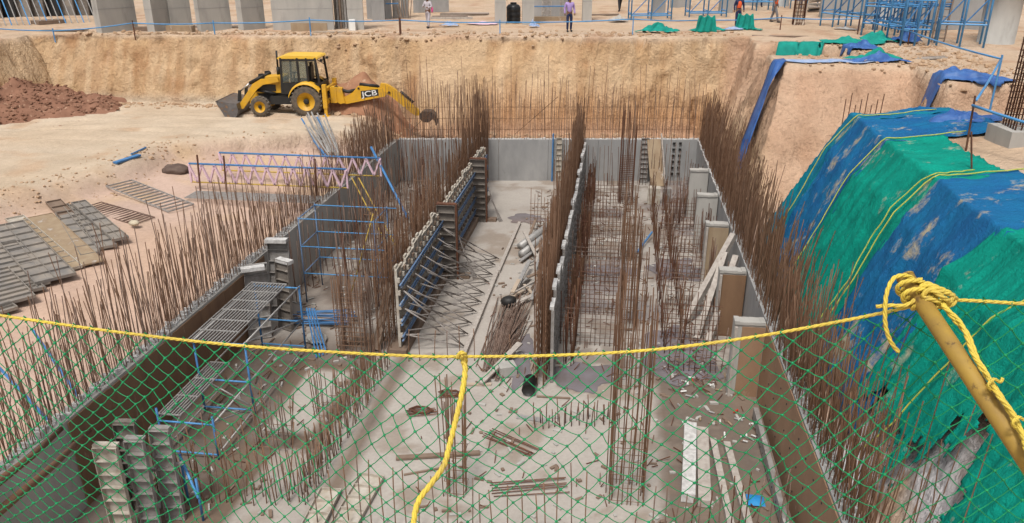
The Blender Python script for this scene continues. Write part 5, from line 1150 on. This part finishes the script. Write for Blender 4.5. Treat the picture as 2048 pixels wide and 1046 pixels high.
def person(p, rz, label, top, legs_m, head_m, H=1.66, pose=0, vest=None, helmet=True, extra=None):
    t = thing('person', label, 'person', p, rz); s_ = H / 1.7
    def q(x, y, z): return (x * s_, y * s_, z * s_)
    st = {0: (.02, -.02), 1: (.16, -.16), 2: (-.1, .12)}[pose]
    hipL, hipR = q(.09, 0, .86), q(-.09, 0, .86)
    kneeL, kneeR = q(.1, -.03 + st[0], .47), q(-.1, -.03 + st[1], .47)
    ankL, ankR = q(.1, st[0] * 1.6, .08), q(-.1, st[1] * 1.6, .08)
    toeL, toeR = q(.12, st[0] * 1.6 - .16, .04), q(-.12, st[1] * 1.6 - .16, .04)
    pel, wai, che, nek, hd0, hd1 = q(0, 0, .9), q(0, 0, 1.08), q(0, 0.01, 1.3), q(0, 0, 1.46), q(0, -.02, 1.55), q(0, -.02, 1.65)
    shL, shR = q(.18, 0, 1.38), q(-.18, 0, 1.38)
    if pose == 2: elL, elR, haL, haR, fiL, fiR = q(.27, -.05, 1.14), q(-.27, -.05, 1.14), q(.12, -.26, 1.12), q(-.14, -.26, 1.16), q(.06, -.32, 1.13), q(-.08, -.32, 1.17)
    else: elL, elR, haL, haR, fiL, fiR = q(.25, .03, 1.12), q(-.25, .03, 1.12), q(.26, -.07, .88), q(-.26, -.06, .88), q(.25, -.1, .79), q(-.25, -.09, .79)
    body = [[(pel, .12), (wai, .105), (che, .12), (nek, .05), (hd0, (.075, .085)), (hd1, (.08, .09)), (q(0, -.01, 1.71), .05)], [(pel, .12), (hipL, .085), (kneeL, .058), (ankL, .04), (toeL, .035)], [(pel, .12), (hipR, .085), (kneeR, .058), (ankR, .04), (toeR, .035)],
            [(che, .12), (shL, .06), (elL, .042), (haL, .032), (fiL, .03)], [(che, .12), (shR, .06), (elR, .042), (haR, .032), (fiR, .03)]]
    skin_mesh('body', body, 'skin', t)
    lr = .014
    skin_mesh('shirt', [[(pel, .15), (wai, .125), (che, .145), (q(0, 0, 1.43), .06)], [(che, .145), (shL, .078), (elL, .056), (haL, .044)], [(che, .145), (shR, .078), (elR, .056), (haR, .044)]], top, t)
    skin_mesh('trousers', [[(q(0, 0, .98), .13), (pel, .135), (hipL, .1), (kneeL, .074), (ankL, .058)], [(pel, .135), (hipR, .1), (kneeR, .074), (ankR, .058)]], legs_m, t)
    for ank, toe in ((ankL, toeL), (ankR, toeR)):
        a, c = Vector(ank), Vector(toe); MB().blob((a + c) / 2 - Vector((0, 0, .012)), (.05, .13, .05), 3, 1, 1, .03).build('shoe', 'dark_fabric', t, local=True, smooth=True)
    if vest: skin_mesh('vest', [[(q(0, 0, .95), .155), (wai, .142), (che, .165), (q(0, 0, 1.42), .075)]], vest, t)
    b = MB(); b.lathe([(.128, .0), (.125, .02), (.112, .07), (.075, .115), (.01, .13)], q(0, -.015, 1.625), 'Z', 14); 
    if helmet: b.box(q(0, -.13, 1.63), (.16, .08, .012))
    else: b.blob(q(0, .04, 1.56), (.095, .07, .13), 5, 1, 1, .03)
    b.build('helmet' if helmet else 'head_scarf', head_m, t, local=True, smooth=True)
    if extra == 'bag': MB().blob(q(.28, -.02, 1.0), (.07, .05, .17), 6, 1, 1, .05).build('bag', 'pink_fabric', t, local=True, smooth=True)
    return t
person(G(1138, 64), R(20), 'person in lilac shirt, navy trousers and blue head scarf standing on the bank', 'lilac_fabric', 'navy_fabric', 'blue_plastic', 1.7, 0, helmet=False)
person(G(857, 56), R(-15), 'person in pale clothes and white helmet carrying something pink', 'pale_fabric', 'pale_fabric', 'white_plastic', 1.62, 2, extra='bag')
person(G(1474, 56), R(10), 'person in orange vest over navy clothes and red helmet behind the green sheet', 'navy_fabric', 'navy_fabric', 'red_plastic', 1.68, 0, vest='vest_orange')
person(G(1547, 46), R(60), 'person in grey with an orange vest walking by the ladder', 'grey_fabric', 'grey_fabric', 'red_plastic', 1.68, 1, vest='vest_orange')
person(G(1239, 22), R(200), 'distant person in orange top seen only below the chest', 'vest_orange', 'dark_fabric', 'red_plastic', 1.7, 1)
person(G(1517, 15), R(150), 'distant person in dark trousers seen only from the knees', 'grey_fabric', 'navy_fabric', 'white_plastic', 1.7, 1)

# ================================================================== SHEETS, TARPAULINS AND RAGS
def drape_strip(y0, y1, x0, x1, m, label, seed, ylow=None, ragged=0, y1low=None, off=.2, amp=.07, name='cover_sheet', cat='sheet'):
    """cloth lying on the near mound: from the foot of the slope over the crest"""
    xs_ = np.concatenate([np.linspace(x0, 6.45, 100 if ragged else 70), np.linspace(6.5, x1, max(4, int((x1 - 6.4) / .09)))]); n = int((y1 - y0) / (.035 if ragged else .05)) + 1
    U = np.linspace(0, 1, n); XX, UU = np.meshgrid(xs_, U, indexing='ij')
    s_ = clip01((XX - 4.6) / 1.9); a0 = y0 + ((ylow if ylow is not None else y0) - y0) * (1 - s_); a1 = y1 + ((y1low if y1low is not None else y1) - y1) * (1 - s_)
    YY = a0 + (a1 - a0) * UU + .06 * fbm(XX * 1.2 + seed, UU * 0, 0, 3, seed)
    ZZ = terrain(XX, YY)[0]
    slope = clip01((6.4 - XX) / .4) * clip01((ZZ + 4.7) / .5)
    fold = amp * (fbm(YY * 2.6 + seed + .5 * XX, XX * .35, 0, 3, seed) * 1.6 + np.abs(fbm(YY * 6.1 + 1.8 * XX, XX * .5, 0, 2, seed + 3)) * 1.0) + .05 * fbm(XX * 4, YY * 4, ZZ * 2.5, 4, seed + 7)
    rd = np.maximum(0, 1 - np.abs(fbm(YY * 1.5 + .45 * XX + seed, XX * .3, 0, 3, seed + 11)) * 9) ** 1.5; fold = fold + .085 * rd
    XO = XX - (off + fold * .8) * (.25 + .75 * slope) * slope - .0; ZO = ZZ + .07 + fold * .55 + .1 * slope
    keep = np.ones_like(XX, bool)
    if ragged: keep = XX > x0 - .1 + (ragged * sst((13.6 - YY) / 1.6) * sst((YY - 8.6) / 1.5) + .12) * (.9 + .9 * fbm(YY * .9, seed, 0, 3, seed) + .55 * fbm(YY * 7, XX * 5, 0, 3, seed + 1))
    idx = np.arange(XX.size).reshape(XX.shape); q = np.stack([idx[:-1, :-1], idx[1:, :-1], idx[1:, 1:], idx[:-1, 1:]], -1)[keep[:-1, :-1]].reshape(-1, 4)
    me_ = bpy.data.meshes.new(name); me_.from_pydata(np.stack([XO, YO if False else YY, ZO], -1).reshape(-1, 3).tolist(), [], q.tolist()); me_.materials.append(MATS[m])
    me_.polygons.foreach_set('use_smooth', [True] * len(me_.polygons)); me_.update()
    o = bpy.data.objects.new(name, me_); COL.objects.link(o); sm = o.modifiers.new('thickness', 'SOLIDIFY'); sm.thickness = .006
    return tag(o, label, cat)
drape_strip(21.7, 23.75, 4.62, 8.9, 'teal_cloth', 'teal blue sheet at the far end of the covered mound', 1, off=.09, amp=.05)
drape_strip(19.35, 22.0, 4.58, 9.2, 'blue_cloth', 'dark blue sheet over the covered mound, left of the wide green one', 2, off=.12, amp=.05)
drape_strip(15.9, 19.6, 4.55, 7.7, 'green_cloth', 'wide green sheet in the middle of the covered mound', 3, off=.16, amp=.06)
drape_strip(12.9, 16.15, 4.6, 7.9, 'blue_cloth', 'blue sheet between the two green sheets of the covered mound', 4, off=.13, y1low=15.9, amp=.06)
drape_strip(5.5, 13.15, 4.7, 8.6, 'green_cloth', 'nearest green sheet covering the mound behind the yellow pole', 5, off=.25, ragged=.75, amp=.08, y1low=13.5)
def mound_rope(y0, ybase, x1, label, m='faded_rope', x0=4.75, off=.3, wv=.05):
    pts = []
    for x in np.concatenate([np.linspace(x0, 6.5, 26), np.linspace(6.6, x1, 10)]):
        s_ = float(clip01((x - 4.6) / 1.9)); y = ybase + (y0 - ybase) * s_ + wv * wob(x * 3, y0); z = zat(x, y); sl_ = float(clip01((6.4 - x) / .4)); pts.append((x - off * sl_, y, z + .13 + .12 * sl_))
    return tag(MB().tube(pts, .014, 6).build('tie_rope', m, smooth=True), label, 'rope')
mound_rope(22.0, 21.9, 8.4, 'yellow rope down the dark blue sheet, farthest of the mound ropes')
mound_rope(19.5, 19.2, 8.2, 'yellow rope along the left edge of the wide green sheet', x0=4.75)
mound_rope(16.1, 15.9, 8.2, 'yellow rope along the right edge of the wide green sheet')
mound_rope(16.3, 16.15, 7.2, 'second loose yellow rope beside the right edge of the wide green sheet', wv=.12)
mound_rope(10.9, 11.9, 8.0, 'yellow rope lying across the nearest green sheet behind the pole', off=.42)
def crumple(cx, cy, rx, ry, h, m, label, seed, name='crumpled_sheet', res=44, zg=None, cat='sheet', rz=0, spikes=1.0):
    t = np.linspace(-1, 1, res); U, W = np.meshgrid(t, t, indexing='ij'); k = 1 + .25 * fbm(U * 2 + seed, W * 2, 0, 2, seed)
    r = np.hypot(U, W); lx, ly = U * rx * k, W * ry * k
    xx, yy = cx + lx * math.cos(rz) - ly * math.sin(rz), cy + lx * math.sin(rz) + ly * math.cos(rz)
    zz = (terrain(xx, yy)[0] if zg is None else zg) + .03 + h * np.clip(1.15 - r, 0, 1) * (.45 + .9 * fbm(U * 2.2, W * 2.2 + seed, 0, 2, seed + 1) + .5 * np.abs(fbm(U * 5, W * 5 + seed, 0, 2, seed + 5))) * spikes + .02
    keep = r < .98 + .12 * fbm(U * 1.2, W * 1.2, 0, 1, seed + 2)
    idx = np.arange(U.size).reshape(U.shape); q = np.stack([idx[:-1, :-1], idx[1:, :-1], idx[1:, 1:], idx[:-1, 1:]], -1)[keep[:-1, :-1]].reshape(-1, 4)
    me_ = bpy.data.meshes.new(name); me_.from_pydata(np.stack([xx, yy, zz], -1).reshape(-1, 3).tolist(), [], q.tolist()); me_.materials.append(MATS[m]); me_.polygons.foreach_set('use_smooth', [True] * len(me_.polygons)); me_.update()
    o = bpy.data.objects.new(name, me_); COL.objects.link(o); o.modifiers.new('thickness', 'SOLIDIFY').thickness = .008
    return tag(o, label, cat)
crumple(8.6, 20.9, .95, .55, .35, 'blue_tarp', 'heap of blue netting on top of the covered mound', 11, rz=.1)
crumple(7.9, 22.3, .7, .45, .18, 'blue_cloth', 'rumpled blue patch at the back of the covered mound top', 12)
p = at(1925, 166, -.1); crumple(p.x, p.y, 1.6, .7, .4, 'blue_tarp', 'crumpled blue tarpaulin on the mound left of the tall column cage', 13, rz=-.15)
crumple(9.5, 31.2, 1.2, .35, .3, 'blue_tarp', 'crumpled blue tarpaulin at the right end of the pale strip', 14, rz=.05)
crumple(7.4, 30.9, 1.9, .28, .1, 'pale_tarp', 'faded bluish strip lying along the crest of the bare mound', 15, rz=.02)
p = G(1745, 122); crumple(p.x, p.y, 1.1, .4, .4, 'green_rag', 'green rag heap on the mound between two blue tarpaulins', 16, rz=.1)
p = G(1700, 88); crumple(p.x, p.y, 1.4, .9, .35, 'green_rag', 'green sheet lying over the back of the mound beside the rail', 17, rz=.1)
p = G(1760, 84); crumple(p.x, p.y, .9, .7, .5, 'green_rag', 'dark green crumpled netting next to the blue bundle', 18, rz=.1)
p = G(1812, 86); crumple(p.x, p.y, .7, .5, .7, 'blue_tarp', 'blue bundle hanging by the rail near the scaffold', 19)
p = G(1722, 98); crumple(p.x, p.y, .6, .9, .4, 'blue_tarp', 'blue-grey cloth trailing down between two green heaps', 20, rz=.5)
p = G(1315, 66); crumple(p.x, p.y, 1.1, .45, .55, 'green_rag', 'low green rag heap on the bank edge right of the standing person', 21)
p = G(1265, 22); 
p = G(1412, 64); crumple(p.x, p.y, .95, .4, .3, 'green_rag', 'green rags spread under the hanging green sheet', 22)
p = G(1490, 62); crumple(p.x, p.y, .9, .4, .3, 'green_rag', 'green and blue rags under the sheet by the orange vest', 23)
p = G(1465, 64); crumple(p.x, p.y, .5, .3, .2, 'pale_tarp', 'small blue rag left of the rags by the orange vest', 24)
p = G(900, 54); crumple(p.x, p.y, .55, .35, .35, 'pale_tarp', 'pale blue bundle on the bank right of the person with white helmet', 25)
p = G(965, 50); crumple(p.x, p.y, .9, .4, .18, 'pink_paint', 'flattened pinkish sacks on the bank left of the columns', 26)
p = G(1068, 56); crumple(p.x, p.y, .3, .25, .5, 'pale_tarp', 'small blue bag leaning by the right column', 27)
p = G(1235, 44); crumple(p.x, p.y, .6, .4, .45, 'pale_concrete', 'pale sack heap beyond the rail left of the blue frames', 28, cat='sacks')
p = G(1690, 60); crumple(p.x, p.y, .6, .3, .12, 'galvanised', 'pale flat scrap on the ground by the rail corner', 29, cat='scrap')
def hung_sheet(px, py, wd, h, m, label, seed):
    p = G(px, py); rr = random.Random(seed); P = []
    for i in range(22):
        u = i / 21; row_ = []
        for j in range(12):
            v = j / 11; sp = 1 + .35 * v; row_.append((p.x + (u - .5) * wd * sp, p.y - .08 * math.sin(u * 19 + v * 2) - .12 * v * abs(math.sin(u * 9)), p.z + h * (1 - v) * (.94 + .06 * math.sin(u * 14))))
        P.append(row_)
    o = MB().grid(P).build('hanging_sheet', m, smooth=True); o.modifiers.new('thickness', 'SOLIDIFY').thickness = .01; return tag(o, label, 'sheet')
hung_sheet(1411, 66, .8, .82, 'green_rag', 'dark green sheet draped over the rail, left one', 1); hung_sheet(1488, 63, .75, .8, 'green_rag', 'green sheet draped over the rail in front of the orange vest', 2)
# sheets on the faces of the mounds
def face_sheet(cols, m, label, off=(-.12, -.16, .1), nv=16, seed=0, name='hanging_sheet'):
    """cols: list of (top, bottom) plan points; the sheet follows the ground between"""
    P = []
    for i, (a, c) in enumerate(cols):
        row_ = []
        for j in range(nv):
            t = j / (nv - 1); x, y = a[0] + (c[0] - a[0]) * t, a[1] + (c[1] - a[1]) * t; w_ = .05 * wob(i * 2.3 + t * 2, seed)
            row_.append((x + off[0] + w_, y + off[1] + w_, zat(x, y) + off[2]))
        P.append(row_)
    o = MB().grid(P).build(name, m, smooth=True); o.modifiers.new('thickness', 'SOLIDIFY').thickness = .01; return tag(o, label, 'sheet')
face_sheet([((7.2 + .13 * i + .1 * wob(i * .9), 37.3 + .3 * wob(i * .5)), (6.3 + .1 * i, 35.15 - .35 * wob(i * .7, 2) - .03 * i)) for i in range(16)], 'green_rag', 'green sheet hanging down the face of the rear mound', seed=3)
face_sheet([((6.4 - .0 * i, 30.6 + .14 * i), (4.75, 28.3 + .3 * i)) for i in range(6)], 'blue_tarp', 'narrow dark blue tarpaulin hanging down the corner of the bare mound', off=(-.3, -.25, .12), nv=24, seed=4)

# ================================================================== SAFETY NET, ROPES AND POLE IN FRONT OF THE CAMERA
def catmull(pts, n):
    pts = [Vector(p) for p in pts]; out = []
    for i in range(len(pts) - 1):
        p0, p1, p2, p3 = pts[max(i - 1, 0)], pts[i], pts[i + 1], pts[min(i + 2, len(pts) - 1)]
        for k in range(n):
            t = k / n; out.append(.5 * ((2 * p1) + (p2 - p0) * t + (2 * p0 - 5 * p1 + 4 * p2 - p3) * t * t + (3 * p1 - p0 - 3 * p2 + p3) * t ** 3))
    return out + [pts[-1]]
def laid_rope(name, pts, r, parent, m='yellow_rope', strands=3, pitch=.05, n=8, seg=.006):
    c = catmull(pts, n); q = [c[0]]; acc = []
    for a, b_ in zip(c, c[1:]):
        k = max(1, int((b_ - a).length / seg)); q += [a.lerp(b_, (i + 1) / k) for i in range(k)]
    L = 0; up = Vector((0, 0, 1)); P = [[] for _ in range(strands)]
    for i, p in enumerate(q):
        d = (q[min(i + 1, len(q) - 1)] - q[max(i - 1, 0)]).normalized(); L += (p - q[i - 1]).length if i else 0
        x = d.cross(up)
        if x.length < .05: x = d.orthogonal()
        x.normalize(); y = x.cross(d); up = y
        for s_ in range(strands):
            a = 2 * math.pi * (s_ / strands + L / pitch); P[s_].append(p + (x * math.cos(a) + y * math.sin(a)) * r * .5)
    o = MB()
    for s_ in range(strands): o.tube(P[s_], r * .56, 6)
    return o.build(name, m, parent, smooth=True)
net = thing('safety_net', 'green diamond mesh safety net hanging from a yellow rope across the foreground', 'net', atd(925, 712, 2.0))
rope_px = [(-160, 608, 2.12), (0, 631, 2.1), (250, 666, 2.06), (500, 693, 2.02), (800, 711, 2.0), (925, 713, 2.0), (1100, 711, 1.98), (1300, 700, 1.95), (1500, 675, 1.9), (1700, 639, 1.82), (1838, 610, 1.75), (1900, 600, 1.72), (2060, 608, 1.7), (2200, 614, 1.68)]
rp = [atd(*q) for q in rope_px]
laid_rope('head_rope', rp, .0042, net, pitch=.05)
rc = catmull(rp, 10); cum = [0.0]
for a, c in zip(rc, rc[1:]): cum.append(cum[-1] + (c - a).length)
def rope_at(s_):
    s_ = min(max(s_, 0), cum[-1] - 1e-6); i = max(0, int(np.searchsorted(cum, s_)) - 1); t = (s_ - cum[i]) / max(cum[i + 1] - cum[i], 1e-9); return rc[i].lerp(rc[i + 1], t)
sx, u = [], 0.0
while u < cum[-1]: sx.append(u); u += .041 + .021 * min(1, u / 1.1)
rows_, b, kb = 40, MB(), MB(); nodes = {}; toward = Vector((-_fw.x, -_fw.y, 0)).normalized()
for j in range(rows_):
    for i in range(len(sx) - 1):
        s_ = sx[i] if j % 2 == 0 else (sx[i] + sx[i + 1]) / 2; v = .029 * j
        p = rope_at(s_); lft = max(0, 1 - s_ / .9)
        q = p + Vector((0, 0, -1)) * v * (1 - .25 * lft) + toward * (.10 * v + .035 * wob(s_ * 2.2, j * .05) * min(1, v * 4))
        q += _rt * (.034 * wob(s_ * 2.4 + v * 4, 1.3) * min(1, v * 5) + .1 * v * (s_ - 1.3) * .5) + Vector((0, 0, .024 * wob(s_ * 3.1 + v * 3, 4.1) * min(1, v * 6)))
        nodes[i, j] = q
for (i, j), p in nodes.items():
    kb.blob(p, .0046, i * 50 + j, 0, .8, .3)
    if j + 1 < rows_:
        for di in ((0, 1) if j % 2 else (-1, 0)):
            q = nodes.get((i + di, j + 1))
            if q is not None:
                mid = (p + q) / 2 + Vector((0, 0, -.0025)); b.tube([p, mid, q], .00138, 4, False)
    if j == 0: b.tube([p + Vector((0, 0, .009)), p + _rt * .012 + Vector((0, 0, -.002)), p - Vector((0, 0, .01))], .002, 4, False)
b.build('netting', 'net_green', net, smooth=True)['kind'] = 'stuff'; kb.build('net_knots', 'net_green', net, smooth=True)['kind'] = 'stuff'
hr = thing('hanging_rope', 'thick yellow rope hanging down from the middle of the net rope', 'rope', atd(925, 712, 1.97))
hp = [(922, 708, 1.985), (930, 730, 1.97), (927, 770, 1.96), (914, 830, 1.95), (899, 890, 1.94), (888, 930, 1.93), (862, 968, 1.92), (838, 1000, 1.91), (828, 1040, 1.9), (826, 1110, 1.88)]
laid_rope('rope', [atd(*q) for q in hp], .0074, hr, pitch=.055)
laid_rope('loop', [atd(*q) for q in ((915, 716, 1.96), (921, 706, 1.95), (930, 709, 1.955), (931, 722, 1.97), (923, 727, 1.97))], .006, hr, pitch=.04, n=5)
pole = thing('yellow_pole', 'worn yellow steel pole leaning at the right, tied with rope', 'pole', atd(2090, 975, 1.42))
pa, pbm = atd(1812, 556, 1.745), atd(2120, 1020, 1.4); pdir = (pbm - pa).normalized(); pend = pbm + pdir * 1.3
MB().tube([pa, pa.lerp(pbm, .5), pbm, pend], .0188, 20).build('tube', 'ochre_pole', pole, smooth=True)
MB().tube([pa - pdir * .004, pa + pdir * .0], .0198, 20).build('end_ring', 'ochre_pole', pole)
kn = thing('rope_knot', 'bulky yellow rope knot tied round the top of the pole', 'rope', pa + pdir * .05)
X_ = pdir.orthogonal().normalized(); Y_ = pdir.cross(X_)
for w_ in range(5):
    c0 = pa + pdir * (.022 + .012 * w_); tl_ = (_rt * .3 + Vector((0, 0, -.1))) * (.06 if w_ % 2 else -.04); pts = []
    for k in range(15):
        a = 2 * math.pi * k / 14; pts.append(c0 + (X_ * math.cos(a) + Y_ * math.sin(a)) * (.0235 + .003 * (w_ % 2)) + tl_ * math.sin(a))
    laid_rope('rope_turn', pts, .0052, kn, pitch=.04, n=3)
rr = random.Random(3)
kc = [(1838, 578, 1.70), (1858, 572, 1.685), (1880, 582, 1.68), (1905, 592, 1.69), (1890, 606, 1.685), (1868, 600, 1.68), (1846, 592, 1.685), (1862, 580, 1.675), (1888, 596, 1.67), (1900, 605, 1.69), (1880, 610, 1.7), (1856, 604, 1.7), (1836, 590, 1.7), (1850, 568, 1.7), (1876, 576, 1.69), (1902, 588, 1.69), (1911, 600, 1.7), (1896, 612, 1.695), (1870, 612, 1.69)]
laid_rope('knot_body', [atd(*q) for q in kc], .0058, kn, pitch=.045, n=6)
laid_rope('rope_tail', [atd(*q) for q in ((1830, 560, 1.72), (1812, 551, 1.715), (1788, 556, 1.71), (1774, 584, 1.705), (1770, 620, 1.705), (1772, 655, 1.71), (1782, 684, 1.715), (1797, 704, 1.72))], .0048, kn, pitch=.05, n=8)
laid_rope('rope_tail', [atd(*q) for q in ((1844, 585, 1.7), (1826, 602, 1.7), (1808, 611, 1.7), (1780, 611, 1.71), (1752, 613, 1.72))], .0045, kn, pitch=.05, n=8)
pr = thing('pole_rope', 'doubled twisted yellow rope running down along the yellow pole', 'rope', atd(1960, 730, 1.5))
pp_ = [(1884, 606, 1.68), (1908, 638, 1.65), (1934, 668, 1.62), (1950, 708, 1.59), (1958, 728, 1.57), (1982, 764, 1.54), (2003, 796, 1.51), (2020, 824, 1.49), (2042, 866, 1.46), (2062, 905, 1.43), (2100, 975, 1.4)]
laid_rope('rope', [atd(*q) for q in pp_], .0056, pr, pitch=.06)
laid_rope('rope', [atd(q[0] + 7 * math.sin(i * 1.9), q[1] + 5 * math.cos(i * 1.6), q[2] - .008) for i, q in enumerate(pp_)], .0048, pr, pitch=.05)
for (x, y, d) in ((1986, 770, 1.52), (2035, 846, 1.46)):
    laid_rope('tie_loop', [atd(x - 4, y + 10, d), atd(x - 10, y, d - .01), atd(x + 2, y - 12, d - .01), atd(x + 14, y - 6, d), atd(x + 20, y - 14, d)], .0032, pr, pitch=.03, n=5)

# scraps, chips and rubble strewn over the pit floor
rr = random.Random(55)
for nm, m, lb, cnt, reg in (('rubble_scraps', 'pale_concrete', 'small pale concrete chips strewn over the pit floor', 500, None), ('timber_scraps', 'old_timber', 'small dark timber scraps strewn over the pit floor', 420, None), ('rust_scraps', 'dark_rust', 'short rusty bar offcuts strewn over the pit floor', 420, None)):
    b = MB()
    for i in range(cnt):
        bay = rr.random()
        x = rr.uniform(-9.4, -6) if bay < .35 else (rr.gauss(-2.5, .5) if bay < .55 else rr.uniform(-1.2, 3.5)); y = rr.uniform(11, 33); a = rr.uniform(0, 3.14)
        if nm == 'rust_scraps': b.beam((x, y, F + .02), (x + math.cos(a) * .3 * rr.random(), y + math.sin(a) * .3, F + .02 + .1 * rr.random()), .016, .016)
        else: b.box((x, y, F + .02), (rr.uniform(.04, .22), rr.uniform(.03, .08), rr.uniform(.02, .06)), a)
    tag(b.build(nm, m), lb, 'scraps', kind='stuff')
starters(-1.02, 17.5, -1.0, 33.5, .13, .9, 1.6, 'dark bars along the foot of the middle wall forms', seed=201, single=40, lean=.03, m='dark_rust', rows=2)
starters(1.55, 18.5, 1.6, 32, .2, .8, 1.4, 'thin dark bars down the middle of the right hand bay', seed=205, single=40, lean=.05, m='dark_rust', rows=2, gap=.5)
starters(-2.2, 22, -2.1, 33, .25, .7, 1.3, 'thin pale bars along the left foot of the middle wall', seed=207, single=40, lean=.04, m='dry_rust', rows=1)

frame_scaffold((1640, 52), (1716, 62), 1.2, 4.5, 'blue scaffold bay at the rail corner, left of the tangled one', (.7, 1.6, 2.6, 3.5), 3)
frame_scaffold((1745, 60), (1850, 74), 1.2, 4.5, 'blue scaffold behind the ladder bay', (.5, 1.3, 2.2, 3.1), 4, 'blue_paint')
frame_scaffold((1480, 22), (1545, 22), 1.0, 4.5, 'far blue scaffold behind the two people in orange vests', (.6, 1.8, 3.0), 2)

# more stores and scrap on the upper ground
def flat_stack(px, py, L_, W_, n, m, label, rz=0.1, cat='planks', name='plank_stack'):
    p = G(px, py); t = thing(name, label, cat, p); rr = random.Random(px)
    for i in range(n):
        o_ = (i % 5) / 5 * W_ - W_ / 2; z = p.z + .04 + .06 * (i // 5); a = rz + rr.gauss(0, .03); dx, dy = math.cos(a) * L_ / 2, math.sin(a) * L_ / 2
        MB().beam((p.x - dx, p.y - dy + o_, z), (p.x + dx, p.y + dy + o_, z), W_ / 6, .05).build('plank', m if rr.random() < .7 else 'old_timber', t)
flat_stack(930, 30, 3.0, .9, 10, 'grey_timber', 'low stack of grey planks far behind the white helmet')
flat_stack(1110, 22, 2.4, .8, 10, 'timber', 'low plank stack behind the grey wall panel')
flat_stack(1210, 30, 1.8, .7, 5, 'old_timber', 'flat dark planks left of the first blue frames', .3)
flat_stack(1530, 42, 1.6, .5, 5, 'grey_timber', 'short planks by the walking person', -.2)
flat_stack(130, 62, 2.2, .5, 5, 'timber', 'thin boards on the crest at the far left', .15)
flat_stack(660, 66, 1.6, .4, 5, 'timber', 'thin boards lying in front of the slim pier', .05)
flat_stack(1860, 118, 1.6, .5, 5, 'grey_timber', 'short boards on the soil below the nearest blue scaffold', .4)
flat_stack(1560, 74, 2.6, .3, 5, 'old_timber', 'long thin boards on the bank top left of the rear green sheet', .02)
